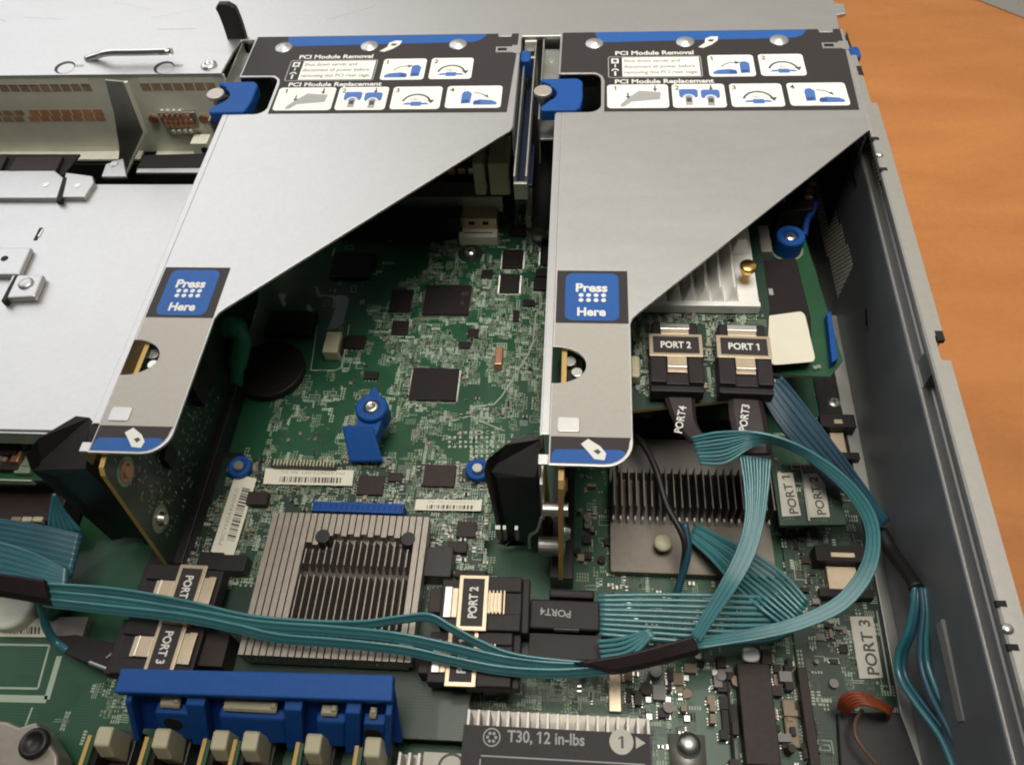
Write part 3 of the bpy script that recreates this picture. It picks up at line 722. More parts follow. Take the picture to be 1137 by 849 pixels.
def clutter(mb, pxpoly, z, n, thr=-.1, mats=('pad', 'pad', 'silk'), ns=.09, big=1.0):
    poly = [A(*p, z) for p in pxpoly]
    xs = [p[0] for p in poly]; ys = [p[1] for p in poly]
    for _ in range(n):
        x = rnd.uniform(min(xs), max(xs)); y = rnd.uniform(min(ys), max(ys))
        if not inpoly(x, y, poly) or hnoise(x, y, ns) < thr: continue
        k = rnd.random(); m = rnd.choice(mats); zz = z+.03
        x = round(x/.5)*.5; y = round(y/.5)*.5
        if k < .42:                                    # rows of small pads
            nx, ny = rnd.randint(1, 5), rnd.randint(1, 4); w, h = rnd.choice(((.55, .8), (.8, .5), (.5, .5), (.45, 1.1))); w *= big; h *= big
            for i in range(nx):
                for j in range(ny):
                    if rnd.random() < .9: mb.quad(x+i*(w+.4), y+j*(h+.4), x+i*(w+.4)+w, y+j*(h+.4)+h, zz, m)
        elif k < .6:                                   # pairs of resistor pads
            for i in range(rnd.randint(2, 5)):
                yy = y+i*1.3
                mb.quad(x, yy, x+.6, yy+.8, zz, m); mb.quad(x+1.1, yy, x+1.7, yy+.8, zz, m)
        elif k < .8:                                   # parallel printed lines
            L_ = rnd.uniform(2, 6); v = rnd.random() < .5
            for i in range(rnd.randint(1, 5)):
                if v: mb.quad(x+i*.7, y, x+i*.7+.24, y+L_, zz, m)
                else: mb.quad(x, y+i*.7, x+L_, y+i*.7+.24, zz, m)
        elif k < .92:                                  # printed names beside parts
            v = rnd.random() < .6; cx = x
            for i in range(rnd.randint(3, 6)):
                if v: mb.quad(x, y+i*.95, x+1.2, y+i*.95+.6, zz+.005, 'silk')
                else: mb.quad(x+i*.85, y, x+i*.85+.55, y+1.3, zz+.005, 'silk')
        else:                                          # outline box
            w, h = rnd.uniform(1.5, 5), rnd.uniform(1.5, 4)
            for q in ((x, y, x+w, y+.22), (x, y+h, x+w, y+h+.22), (x, y, x+.22, y+h), (x+w, y, x+w+.22, y+h+.22)): mb.quad(*q, zz, 'silk')
def smd(parent, z, pxpoly, n, thr=-.2, ns=.07, hidden=None):
    "tiny soldered parts: metal end caps with a dark or tan body"
    poly = [A(*p, z) for p in pxpoly]; xs = [p[0] for p in poly]; ys = [p[1] for p in poly]
    mb = MB(); c = 0; tries = 0
    while c < n and tries < n*30:
        tries += 1
        x = rnd.uniform(min(xs), max(xs)); y = rnd.uniform(min(ys), max(ys))
        if not inpoly(x, y, poly) or hnoise(x, y, ns) < thr: continue
        w, l, h = rnd.choice(((.6, 1.1, .5), (.9, 1.6, .7), (1.3, 2.0, .9), (.5, 1.0, .4)))
        m = rnd.choice(('smd_tan', 'smd_grey', 'chip', 'chip_brown', 'smd_tan'))
        if rnd.random() < .5:
            mb.box(x, x+w, y+l*.25, y+l*.75, z, z+h, m); mb.box(x, x+w, y, y+l*.25, z, z+h*1.02, 'solder'); mb.box(x, x+w, y+l*.75, y+l, z, z+h*1.02, 'solder')
        else:
            mb.box(x+l*.25, x+l*.75, y, y+w, z, z+h, m); mb.box(x, x+l*.25, y, y+w, z, z+h*1.02, 'solder'); mb.box(x+l*.75, x+l, y, y+w, z, z+h*1.02, 'solder')
        c += 1
    return mb.build('small_components', parent, stuff=True)

b = MB(); b.prism([(-265, -160), (100, -160), (105.3, 110), (106.3, 180), (106.3, 326), (-265, 326)], -1.6, 0, 'fr4_edge', 'pcb')
main = [(300, 430), (440, 300), (500, 235), (600, 240), (620, 300), (610, 540), (250, 540)]
clutter(b, [(425, 345), (475, 300), (600, 320), (600, 400), (560, 470), (430, 470)], 0, 2000, -.22, ns=.12)
clutter(b, [(300, 440), (430, 330), (440, 470), (400, 520), (290, 520)], 0, 800, .02, ns=.13)
clutter(b, [(480, 250), (600, 240), (600, 330), (470, 320)], 0, 900, -.05, ns=.12)
clutter(b, [(470, 430), (580, 440), (600, 520), (450, 515)], 0, 500, .05, ns=.12)
clutter(b, [(588, 300), (606, 300), (600, 470), (585, 470)], 0, 130, -.9)
clutter(b, [(640, 430), (720, 430), (720, 860), (640, 860)], 0, 360, -.1, mats=('shade_pad', 'shade_pad', 'pad'))
clutter(b, [(690, 600), (960, 600), (1000, 860), (690, 860)], 0, 900, -.15, mats=('shade_pad', 'shade_pad', 'pad'))
clutter(b, [(740, 440), (960, 430), (980, 640), (740, 640)], 0, 420, -.1, mats=('shade_pad',))
clutter(b, [(380, 230), (500, 200), (560, 260), (330, 420)], 0, 260, -.1)
clutter(b, [(0, 770), (150, 760), (150, 830), (0, 830)], 0, 120, 0)
clutter(b, [(440, 760), (700, 745), (700, 800), (440, 800)], 0, 420, -.2, mats=('shade_pad', 'pad'))
# routed silkscreen line, printed names turned towards the rear, and ball field
def line(pts, w, m, z=.035):
    P = [Vector((*A(*p, 0), 0)) for p in pts]
    for i in range(len(P)-1):
        d = (P[i+1]-P[i]).normalized(); n_ = Vector((-d.y, d.x, 0))*w/2
        b.add([(*(P[i]-n_).xy, z), (*(P[i+1]-n_).xy, z), (*(P[i+1]+n_).xy, z), (*(P[i]+n_).xy, z)], [(0, 1, 2, 3)], m)
line([(595, 347), (592, 380), (586, 394), (557, 440), (548, 449), (527, 451), (520, 462), (500, 468)], .5, 'silk')
line([(520, 461), (540, 470), (560, 478)], .45, 'silk'); line([(592, 345), (595.5, 341), (598, 345)], .5, 'silk')
line([(388, 360), (379, 408), (372, 411), (345, 411), (352, 362)], .4, 'silk')
for st, px, py, w, h, rot in (('FPGA PROG', 433, 367, 9.5, 2.0, math.pi), ('J1214', 437, 374, 6, 1.8, math.pi), ('NIC ROM', 400, 397, 7, 1.9, math.pi), ('XDP', 533, 393, 5, 1.8, math.pi),
                              ('J3', 651, 612, 1.2, 0, 0), ('U82', 604, 290, 4, 1.6, math.pi/2), ('SYS MAINT SW', 601, 350, 13, 1.7, math.pi/2), ('NIC1', 588, 262, 4, 1.7, -math.pi/2)):
    if h: x, y = A(px, py, 0); b.text(st, x, y, .045, h, 'silk', rot=rot, width=w, bold=.02)
for i in range(12):
    for j in range(6):
        if (i < 4 and j > 3) or (i > 8 and j < 2) or rnd.random() < .12: continue
        x, y = A(499+i*6, 480+j*5.2, 0); b.add([(x+.62*math.cos(a*math.pi/4), y+.62*math.sin(a*math.pi/4), .05) for a in range(8)], [tuple(range(8))], 'silk')
for x, y, w, h in (( -73, 241, 23, 1.2), (-73, 197, 22, 1.2)):
    for k in range(28): b.quad(x+k*.85, y-12.3, x+k*.85+.4, y-11.2, .04, 'pad')
# white printed socket frame at the front left
def pxline(a, c, w): 
    line([a, c], w, 'silk', .05)
line([(-30, 774), (52, 776)], 2.4, 'silk', .05); line([(52, 776), (66, 728)], 2.0, 'silk', .05); line([(-10, 715), (55, 716), (42, 764), (-20, 763)], .7, 'silk', .05); line([(36, 785), (28, 806)], .6, 'silk', .05)
board = b.build('board', mo)
def blocks(parent, z, pxpoly, n, lo=1.2, hi=4.5, ht=(1, 4)):
    "crowd of small moulded parts: inductors, capacitors, sockets"
    poly = [A(*p, z) for p in pxpoly]; xs = [p[0] for p in poly]; ys = [p[1] for p in poly]; mb = MB(); c = 0
    while c < n:
        x = rnd.uniform(min(xs), max(xs)); y = rnd.uniform(min(ys), max(ys))
        if not inpoly(x, y, poly): continue
        w, l, h = rnd.uniform(lo, hi), rnd.uniform(lo, hi), rnd.uniform(*ht); m = rnd.choice(('chip', 'chip_brown', 'chip_brown', 'smd_grey', 'smd_tan'))
        if rnd.random() < .25: mb.cyl((x, y, z), w*.5, h*1.3, m, 12)
        else:
            mb.box(x, x+w, y, y+l, z+.1, z+h+c*.0007, m)
            for k in range(int(l/.9)): mb.box(x-.5, x, y+.2+k*.9, y+.6+k*.9, z, z+.3, 'solder'); mb.box(x+w, x+w+.5, y+.2+k*.9, y+.6+k*.9, z, z+.3, 'solder')
        c += 1
    return mb.build('small_components', parent, stuff=True)
blocks(mo, 0, [(690, 745), (880, 735), (900, 860), (790, 860), (780, 805), (690, 800)], 70, 1.2, 4.5, (1, 5))
blocks(mo, 1.7, [(880, 585), (905, 590), (905, 640), (938, 680), (950, 760), (930, 765), (905, 740), (880, 640)], 24, 1.0, 3.0, (.6, 2))
blocks(mo, 0, [(645, 500), (672, 500), (672, 650), (640, 650)], 14, 1.2, 3.5, (1, 4))
smd(mo, 0, [(330, 450), (470, 290), (600, 240), (606, 480), (440, 520), (300, 520)], 260)
smd(mo, 0, [(640, 440), (980, 430), (1000, 860), (640, 860)], 420, -.3)
# chips: (corner, corner, height, legs, print)
def legs(mb, x0, x1, y0, y1, sides, n, z=0, w=.45):
    if 'f' in sides:
        for i in range(n):
            x = x0+(i+.5)*(x1-x0)/n; mb.box(x-w/2, x+w/2, y0-.9, y0, z, z+.35, 'solder')
    if 'b' in sides:
        for i in range(n):
            x = x0+(i+.5)*(x1-x0)/n; mb.box(x-w/2, x+w/2, y1, y1+.9, z, z+.35, 'solder')
    m_ = max(2, int(n*(y1-y0)/(x1-x0)+.5)) if 'l' in sides or 'r' in sides else 0
    for i in range(m_):
        y = y0+(i+.5)*(y1-y0)/m_
        if 'l' in sides: mb.box(x0-.9, x0, y-w/2, y+w/2, z, z+.35, 'solder')
        if 'r' in sides: mb.box(x1, x1+.9, y-w/2, y+w/2, z, z+.35, 'solder')
for a, c, h, lg, n, st in (((474, 316), (520, 349), 1.5, 'fblr', 26, '40'), ((459, 408), (505.5, 444), 1.5, 'fblr', 26, ''), ((435.5, 321), (455, 346), 1.1, '', 0, ''), ((436.5, 356), (452, 371), 1.0, 'fb', 6, ''),
                           ((559, 277), (580, 297), 1.2, 'fblr', 14, ''), ((556, 304), (576, 324), 1.2, 'fblr', 14, ''), ((566, 249), (584, 261), 1.4, '', 0, ''), ((535, 299), (547, 308), 1.0, '', 0, ''),
                           ((601, 266), (612, 293), 1.6, 'l', 8, ''), ((595, 298), (609, 306), 1.6, '', 0, ''), ((593, 308), (607, 321), 1.6, '', 0, ''), ((581, 332), (593, 339), 1.3, 'f', 4, ''),
                           ((510, 379), (522, 386), 1.3, 'f', 4, ''), ((520, 364.5), (531, 374), 1.2, '', 0, ''), ((385, 372), (404, 386), 1.4, 'f', 4, ''), ((405, 412), (419, 420), 1.3, 'f', 4, ''),
                           ((300, 345), (345, 372), 2.5, '', 0, ''), ((372, 280), (410, 308), 2.0, '', 0, ''), ((570, 344), (576, 356), 1.2, '', 0, ''), ((880, 600), (899, 622), 1.5, '', 0, ''), ((800, 780), (822, 815), 1.6, '', 0, '')):
    s = MB(); x0, x1, y0, y1 = pbox(s, a, c, .15, h, 'chip'); 
    if lg: legs(s, x0, x1, y0, y1, lg, n)
    if st:
        if st:
            s.text(st, x1-4.6, y1-6.6, h+.02, 3.6, 'chip_print'); s.text('6', x1-4, y1-11.6, h+.02, 3.0, 'chip_print')
    s.build('chip', mo, bevel=.15)
s = MB(); pbox(s, (363, 368), (374, 391), .5, 6.5, 'cream_plastic'); pbox(s, (375, 372), (379, 390), .5, 4, 'chip_brown'); s.build('connector', mo, bevel=.3)
s = MB(); pbox(s, (550.5, 384), (557, 404), .3, 5, 'copper'); s.build('capacitor', mo, bevel=.3)
CAP_MB.build('capacitor', mo, smooth=True)
# network jacks at the rear
s = MB(); x0, x1, y0, y1 = pbox(s, (512, 226), (551, 243), .3, 12, 'nickel_tan'); s.box(x0-.3, x1+.3, y0-5.5, y0, .3, 5.5, 'steel_green'); 
for k in (.25, .62): s.box(x0+(x1-x0)*k, x0+(x1-x0)*(k+.16), y0-.25, y0, 8.2, 10.2, 'slot_dark')
s.box(x0+2, x1-2, y0-3, y0-2.4, 5.5, 5.6, 'slot_dark'); s.build('network_jack', mo, bevel=.3)
s = MB(); pbox(s, (372, 234), (497, 246), .3, 13, 'chip'); pbox(s, (496, 213), (511, 243), .3, 14, 'black_plastic'); s.build('rear_socket', mo, bevel=.4)
s = MB(); x0, x1, y0, y1 = pbox(s, (380, 208), (557, 214), 10, 22, 'steel_dull'); s.build('rear_bracket', mo, bevel=.3)
s = MB()
for k in range(9): x, y = A(455+k*11.5, 189, 34); s.box(x-1.7, x+1.7, y-.6, y+.6, 32, 35.4, 'copper' if k % 3 else 'bright_metal')
x0, y0 = A(450, 190, 34); x1, _ = A(560, 190, 34); s.box(x0, x1, y0+.7, y0+2, 22, 37, 'chip'); s.box(x0, x1, y0-4, y0+.6, 22, 30.5, 'chip_brown'); s.build('contact_strip', mo, bevel=.2)
for a, c in (((527, 160), (537, 182)), ((545, 150), (565, 182))):
    s = MB(); pbox(s, a, c, 28, 46, 'cream_plastic'); s.build('light_guide', mo, bevel=.8)
# screws in the board
for px, py, ring in ((522, 279, 6.0), (926, 446, 5.5), (306, 407, 6.5)):
    x, y = A(px, py, 1.5); s = MB(); s.cyl((x, y, .02), ring, .08, 'pcb_dark', 28); pan_screw(s, x, y, .1, 2.8, 2.2); s.build('screw', mo)
s = MB(); x, y = A(300, 410, 3); s.cyl((x, y, .3), 15, 4, 'chip', 30); s.build('battery_holder', mo, bevel=.5)
# wide slot row along the left of the bay
s = MB()
for k in range(16): x, y = A(330-k*3.1, 440+k*8, 0); s.box(x-.6, x+.6, y-.45, y+.45, 0, .7, 'solder')
s.build('resistor_row', mo)
s = MB(); pbox(s, (205, 500), (236, 640), .3, 9, 'black_plastic'); s.build('expansion_slot', mo, bevel=.4)
s = MB(); x, y = A(240, 395, 20)                                     # green plastic catch beside the left cage
s.tube(smoothpts([A3(236, 366, 26), A3(258, 364, 27), A3(268, 378, 24), A3(264, 400, 18), A3(262, 424, 8), A3(262, 436, 0)], 5), [5]*8+[4]*9+[3]*9, 'green_plastic', 14); s.build('slot_catch', mo, smooth=True)
s = MB(); x, y = A(248, 410, 14); s.cyl((x, y, 0), 5, 14, 'chip_brown', 24); s.build('capacitor', mo, bevel=.4)
for px, py, w, h in ((234, 430, 7, 10), (222, 455, 6, 8), (240, 470, 5, 7)):
    s = MB(); x, y = A(px, py, h); s.box(x-w/2, x+w/2, y-4, y+4, .2, h, 'smd_tan' if w > 5 else 'chip'); s.build('connector', mo, bevel=.4)
# sockets and parts by the right wall
for a, c in (((917, 628), (955, 655)), ((921, 480), (941, 503))):
    s = MB(); x0, x1, y0, y1 = pbox(s, a, c, .3, 5, 'nickel_tan'); s.box(x0-4, x1+4, y1+.2, y1+6, .3, 9, 'chip'); s.box(x0+1, x1-1, y1+1.6, y1+3.4, 9, 9.3, 'nickel_tan'); s.box(x0-4, x1+4, y0-3, y0-.1, .3, 6, 'chip'); s.build('cable_socket', mo, bevel=.3)
for px, py in ((720, 758), (742, 757), (762, 752), (720, 776), (742, 776), (762, 771), (721, 795), (742, 795), (763, 797), (766, 740), (775, 728), (794, 746)):
    s = MB(); x, y = A(px, py, 1.5); s.box(x-1.0, x+1.0, y-1.0, y+1.0, .1, 1.4, 'solder'); s.build('capacitor', mo, bevel=.2)
x, y = A(834, 726, 6); s = MB(); s.prism(rrect(x-3, y-2.6, x+3, y+2.6, 2.2), .2, 6, 'bright_metal'); s.build('crystal', mo, bevel=.5)
s = MB(); s.prism([A(856, 517, 17), A(926, 515, 17), A(940, 582, 17), A(866, 583, 17)], 15.4, 17, 'pcb_dark'); clutter(s, [(860, 520), (925, 520), (936, 580), (870, 580)], 17, 50, -.3, mats=('shade_pad',)); s.build('raised_board', mo)  # added raised board that lifts the port stickers up to the light
s = MB(); s.prism([A(858, 515, 1.6), A(935, 512, 1.6), A(962, 600, 1.6), A(1000, 800, 1.6), A(1010, 900, 1.6), A(905, 900, 1.6)], .1, 1.6, 'pcb_dark')  # added dark board; its colour carries the shade at the front right
clutter(s, [(858, 575), (945, 575), (1000, 850), (900, 850)], 1.6, 420, -.3, mats=('shade_pad', 'shade_pad', 'silk')); clutter(s, [(858, 520), (930, 520), (945, 575), (870, 575)], 1.6, 60, -.3, mats=('shade_pad',)); s.build('shade_board', mo)
for a, c, h in (((818, 735), (868, 850), 6), ((885, 740), (912, 850), 5), ((808, 745), (815, 850), 3), ((700, 765), (712, 770), 2)):
    s = MB(); pbox(s, a, c, .3, h, 'chip_brown'); s.build('memory_slot', mo, bevel=.3)
s = MB(); pbox(s, (868, 775), (890, 830), .3, 2.4, 'smd_tan'); s.build('capacitor', mo, bevel=.6)
s = MB(); pbox(s, (676, 745), (690, 790), .1, 2.2, 'nickel_tan'); s.build('connector', mo, bevel=.2)
s = MB(); q = [A(889, 521, 18), A(891, 521, 18), A(900, 578, 18), A(897.5, 578, 18)]; s.prism(q, 17.05, 18, 'steel_dull'); s.build('card_rail', mo, bevel=.2)
s = MB(); q = [A(973, 677, 2.2), A(974.5, 677, 2.2), A(991, 770, 2.2), A(989, 770, 2.2)]; s.prism(q, .3, 2.2, 'steel_dull'); s.build('card_rail', mo, bevel=.2)
s = MB(); pbox(s, (566, 700), (600, 728), .3, 12, 'black_plastic'); s.build('connector', mo, bevel=.4)
# small port stickers
def sticker(name, label, q, txt, z, rot, tx, w, size, extra=None, base='sticker'):
    s = MB(); P = [A(*p, z) for p in q]; s.sheet(P, z, base, .12)
    if txt:
        x, y = A(*tx, z); e_ = A(*w, z); d_ = Vector(e_)-Vector((x, y)); s.text(txt, x, y, z+.01, size, 'print_dark', rot=math.atan2(d_.y, d_.x), width=d_.length, bold=.02)
    if extra: extra(s)
    o = s.build(name, None); tag(o, label, 'sticker'); return o
sticker('port_sticker', 'cream printed sticker reading PORT 1 on the board beside the thin rail', [(863, 525), (880, 524.5), (889.5, 572), (868.5, 573)], 'PORT 1', 17.3, 0, (886.5, 570), (877, 528), 4.2)
sticker('port_sticker', 'cream printed sticker reading PORT 2 with one corner under the dark ribbon', [(891.5, 526), (907, 525), (916, 538), (921.5, 573.5), (899, 574)], 'PORT 2', 17.3, 0, (917.5, 571), (907, 529), 4.2)
sticker('port_sticker', 'cream printed sticker reading PORT 3 above the orange wires', [(943.5, 684), (969, 684), (980.5, 752), (954.5, 753)], 'PORT 3', 2.1, 0, (976.5, 749), (965, 688), 5.2)

# ================================================================ storage controller card lying over the board (left)
ZC = 10.0
rc = thing('controller_card', 'green controller card with ribbed tan heatsink lying behind the blue bracket', 'controller card', (-85, 100, 0))
b = MB()
x0, x1, y0, y1 = -135.5, -31.5, 52, 149.5
b.prism([(x0, y0), (x1, y0), (x1, y1), (x0, y1)], ZC-1.6, ZC, 'fr4_edge', 'pcb_dark')
clutter(b, [(255, 510), (540, 510), (540, 570), (240, 570)], ZC, 520, -.3, ns=.15)
clutter(b, [(235, 560), (300, 560), (280, 650), (190, 660)], ZC, 260, -.3, ns=.15)
clutter(b, [(470, 560), (540, 560), (540, 650), (465, 700)], ZC, 300, -.3, ns=.15)
x, y = A(238, 563, ZC); b.text('RU', x, y, ZC+.05, 3, 'silk', width=4.4)
b.build('board', rc)
smd(rc, ZC, [(255, 510), (540, 510), (540, 640), (465, 650), (480, 570), (300, 570), (260, 650), (195, 655)], 330, -.6)
for a, c, h, lg, n in (((399, 527), (424, 549), 1.6, 'lr', 9), ((472, 515), (504, 540), 1.5, 'fblr', 16), ((508, 578), (528, 596), 1.6, 'b', 6), ((498, 600), (518, 613), 3, '', 0), ((466, 606), (500, 640), 8, '', 0),
                       ((245, 615), (270, 634), 6, '', 0), ((222, 612), (243, 632), 4, '', 0), ((432, 524), (446, 534), 1.3, 'b', 4), ((505, 632), (520, 640), 3, '', 0), ((276, 545), (295, 560), 3, '', 0)):
    s = MB(); X0, X1, Y0, Y1 = pbox(s, a, c, ZC+.1, ZC+h, 'chip_brown' if h < 4 else 'black_plastic')
    if lg: legs(s, X0, X1, Y0, Y1, lg, n, ZC)
    s.build('chip', rc, bevel=.2)
s = MB(); X0, X1, Y0, Y1 = pbox(s, (303, 514), (372, 519), ZC+.1, ZC+4, 'black_plastic')
for k in range(19): x = X0+(k+.5)*(X1-X0)/19; s.box(x-.22, x+.22, Y1-1, Y1+1.6, ZC+3.2, ZC+4.6, 'cream_plastic')
s.build('pin_header', rc)
s = MB(); X0, X1, Y0, Y1 = pbox(s, (348, 556), (447, 570), ZC+.1, ZC+6.5, 'blue_plastic')
for k in range(17): x = X0+(k+.5)*(X1-X0)/17; s.box(x-.6, x+.6, Y0+.8, Y1-.8, ZC+6.4, ZC+6.55, 'blue_plastic_dark'); s.box(x-.5, x+.5, Y1, Y1+1.2, ZC+.1, ZC+.8, 'solder')
s.build('blue_socket', rc, bevel=.3)
def barcode(s, P, z, lines, code=None, flip=False):
    "P: corners of the label in mm (origin, along, up)"
    o, ax, up = P; L_ = ax.length; H_ = up.length; ux = ax.normalized(); uy = up.normalized()
    def T(u, w): q = o+ux*u+uy*w; return (q.x, q.y)
    s.sheet([T(0, 0), T(L_, 0), T(L_, H_), T(0, H_)], z, 'paper', .12)
    r_ = random.Random(3); u = L_*.18
    while u < L_*.86:
        w = r_.choice((.25, .25, .5, .75)); q = [T(u, H_*.14), T(u+w, H_*.14), T(u+w, H_*.5), T(u, H_*.5)]
        s.add([(a, c, z+.02) for a, c in q], [(0, 1, 2, 3)], 'print_dark'); u += w+r_.choice((.3, .3, .6))
    fr = (Vector((o.x, o.y, z+.02)), Vector((ux.x, ux.y, 0)), Vector((uy.x, uy.y, 0)))
    for k, t in enumerate(lines):
        if flip:
            f2 = (fr[0]+fr[1]*L_*.9+fr[2]*(H_*.86-k*H_*.2), -fr[1], -fr[2]); s.text(t, 0, 0, 0, H_*.24, 'print_grey', width=L_*.72, frame=f2)
        else: s.text(t, L_*.1, H_*(.62-k*.2), 0, H_*.24, 'print_grey', width=L_*.72, frame=fr)
def V2(px, py, z): return Vector(A(px, py, z))
z = ZC+1.5
s = MB(); o_ = V2(292, 537, z); barcode(s, (o_, V2(391, 539, z)-o_, (V2(295, 520, z)-o_)), z, ['PN 610673-001 A0 5C'], flip=True); s.build('barcode_label', rc)
s = MB(); o_ = V2(259, 618, z); barcode(s, (o_, V2(285, 531, z)-o_, V2(234, 612, z)-o_), z, ['PBCYH0ARH5K0']); s.build('barcode_label', rc)
s = MB(); o_ = V2(460, 566, z); barcode(s, (o_, V2(534, 567, z)-o_, V2(462, 554, z)-o_), z, ['MYBDDP1782 A0'], flip=True); s.build('barcode_label', rc)
for px, py in ((265, 517), (530, 520)):
    x, y = A(px, py, ZC+4); s = MB(); s.lathe((x, y, ZC), [(4.2, 0), (4.6, 3.2), (4.2, 4.2), (3.0, 4.2), (2.6, 3.0)], 'blue_plastic', 24); s.cyl((x, y, ZC+2.6), 2.5, 2.2, 'steel_dull', 18, r2=1.8); s.build('standoff_cap', rc, smooth=True)
# heatsink: thick comb along the rear and left, thin tall fins in the recess
hs = MB(); HX0, HX1, HY0, HY1 = -103.5, -51.8, 72, 122.2
hs.box(HX0-2.5, HX1, HY0, HY1, ZC+2, ZC+5.5, 'alu_tan')
n = 23; st = (HX1-HX0)/n
holes = [A(358, 595, 21), A(453, 598, 21), A(331, 716, 21), A(440, 712, 21)]
for k in range(n+1):
    x = HX0-2.5+k*(HX1-HX0+2.5)/n
    left = k < 6; last = k >= n-1
    if left or last:
        hs.box(x, x+1.95, HY0, HY1, ZC+5.5, ZC+11, 'alu_tan')
    else:
        hs.box(x, x+1.95, HY1-7.5-(3.5 if k < 9 else 0)-(k % 2)*.8, HY1, ZC+5.5, ZC+11, 'alu_tan')
        for ya, yb in ((102.6, HY1-9-(3.5 if k < 9 else 0)), (78, 100.4), (HY0, 76.3)):
            if yb < 77: hs.box(x, x+1.95, ya, yb, ZC+5.5, ZC+11, 'alu_tan'); continue
            hit = [h for h in holes if abs(h[0]-x) < 3.4 and ya-3 < h[1] < yb+3]
            y_a, y_b = ya, yb
            for h in hit:
                if h[1] > (ya+yb)/2: y_b = min(y_b, h[1]-3.0)
                else: y_a = max(y_a, h[1]+3.0)
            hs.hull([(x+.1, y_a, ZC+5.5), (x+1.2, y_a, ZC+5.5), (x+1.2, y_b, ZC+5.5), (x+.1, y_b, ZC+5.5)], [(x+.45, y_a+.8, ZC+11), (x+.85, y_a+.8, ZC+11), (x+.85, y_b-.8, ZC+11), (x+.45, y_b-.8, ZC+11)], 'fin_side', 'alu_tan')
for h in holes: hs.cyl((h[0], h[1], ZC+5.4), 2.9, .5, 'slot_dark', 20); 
hs.box(HX0, HX1-2, 76.5, HY1-9, ZC+5.5, ZC+5.56, 'alu_dark')  # dark sheet: shade between the fins put into the colour
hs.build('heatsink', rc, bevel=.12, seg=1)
for h in holes[:2]:
    s = MB(); s.cyl((h[0], h[1], ZC+5.6), 2.6, 5.6, 'black_plastic', 20); s.build('push_pin', rc, bevel=.3)

# blue release lever behind the card
lv = thing('release_lever', 'bright blue plastic release lever with round screw eye behind the tan heatsink', 'lever', (-86, 160, 0))
x, y = A(412, 451, 20)
s = MB(); s.lathe((x, y, 10), [(5.6, 0), (6.4, 1), (6.4, 9), (5.9, 10), (3.3, 10), (3.0, 8.5)], 'blue_plastic', 32)
s.prism([(x-2.6, y+5.4), (x+2.6, y+5.4), (x+.6, y+9.4), (x-.6, y+9.4)], 15, 19.6, 'blue_plastic')
s.prism([(x-5, y-3.4), (x+4.6, y-4.2), (x+2.8, y-15), (x-5.4, y-15)], 11, 17.5, 'blue_plastic')
s.build('eye', lv, smooth=False, bevel=.4)
s = MB(); s.cyl((x, y, 0), 3.2, 18, 'steel_dull', 18); s.lathe((x, y, 18), [(3.2, 0), (3.2, 1.2), (2.6, 2.4), (1.2, 2.6), (1.0, 2.0)], 'bright_metal', 24); s.build('screw', lv, smooth=True)
s = MB()
T_ = [A3(379, 472, 22), A3(413, 471, 22), A3(425, 512, 14), A3(388, 512, 14)]
def off(p, d): return Vector((p.x, p.y, p.z))+d
d = Vector((0, .2, -1))*2.0
s.hull([off(T_[3], d), off(T_[2], d), off(T_[1], d), off(T_[0], d)], [T_[3], T_[2], T_[1], T_[0]], 'blue_plastic'); s.build('flap', lv, bevel=.7, seg=3)

# ================================================================ right-hand controller card in the cage, with white heatsink
ZR = 44.0
rr_ = thing('raid_card', 'green card in the right riser cage with white finned heatsink and two ports', 'controller card', (45, 200, ZR))
b = MB(); q = [(10, 175), (70.8, 173.5), (73.5, 262), (10, 262)]
b.prism([(10, 152), A(850, 440, ZR), (71.6, 200), (72.8, 268), (10, 268)], ZR-1.6, ZR, 'fr4_edge', 'pcb_dark')
clutter(b, [(700, 340), (835, 340), (835, 362), (705, 362)], ZR, 260, -.6)
clutter(b, [(700, 360), (722, 360), (722, 440), (705, 440)], ZR, 120, -.6)
clutter(b, [(783, 360), (796, 360), (800, 440), (785, 440)], ZR, 90, -.6)
b.build('board', rr_)
smd(rr_, ZR, [(700, 345), (850, 345), (858, 440), (705, 440)], 130, -.9)
z1 = 49.0
h = MB()
hx0, hy0 = A(712, 336, z1); hx1, hy1 = A(845, 340, z1)
h.box(hx0-6, hx1, hy0-.4, 262, ZR+.6, z1-1.2, 'alu_white'); h.box(hx0-6, hx1, hy0-1.0, hy0+1.2, ZR+.6, z1, 'alu_white')
k = 0; x = hx0-3
while x < hx1-8:
    # each fin flares where its root meets the base
    for ya, yb in ((hy0+2.4, hy0+30), (hy0+32, 261)):
        h.hull([(x-2.5, ya-1.6, z1-1.2), (x+2.5, ya-1.6, z1-1.2), (x+2.5, yb, z1-1.2), (x-2.5, yb, z1-1.2)], [(x-.3, ya+1.0, z1+5.5), (x+.3, ya+1.0, z1+5.5), (x+.3, yb, z1+5.5), (x-.3, yb, z1+5.5)], 'alu_white')
    x += 5.2; k += 1
for ya in (hy0+26,): h.hull([(hx1-8, ya, z1-1.2), (hx1-1, ya, z1-1.2), (hx1-1, 261, z1-1.2), (hx1-8, 261, z1-1.2)], [(hx1-6, ya+2, z1+5), (hx1-3, ya+2, z1+5), (hx1-3, 261, z1+5), (hx1-6, 261, z1+5)], 'alu_white')
h.build('heatsink', rr_, bevel=.5, seg=2)
x, y = A(828, 306, z1+2); s = MB(); s.lathe((x, y, z1-1.2), [(1.4, 0), (1.4, 4.5), (2.0, 5), (3.0, 7.2), (3.1, 8.6), (2.6, 9.0), (.3, 9.0)], 'gold', 28); s.build('push_pin', rr_, smooth=True)
s = MB(); pbox(s, (841, 250), (858, 279), ZR-6, ZR+.5, 'smd_grey'); s.build('connector', rr_, bevel=.4)
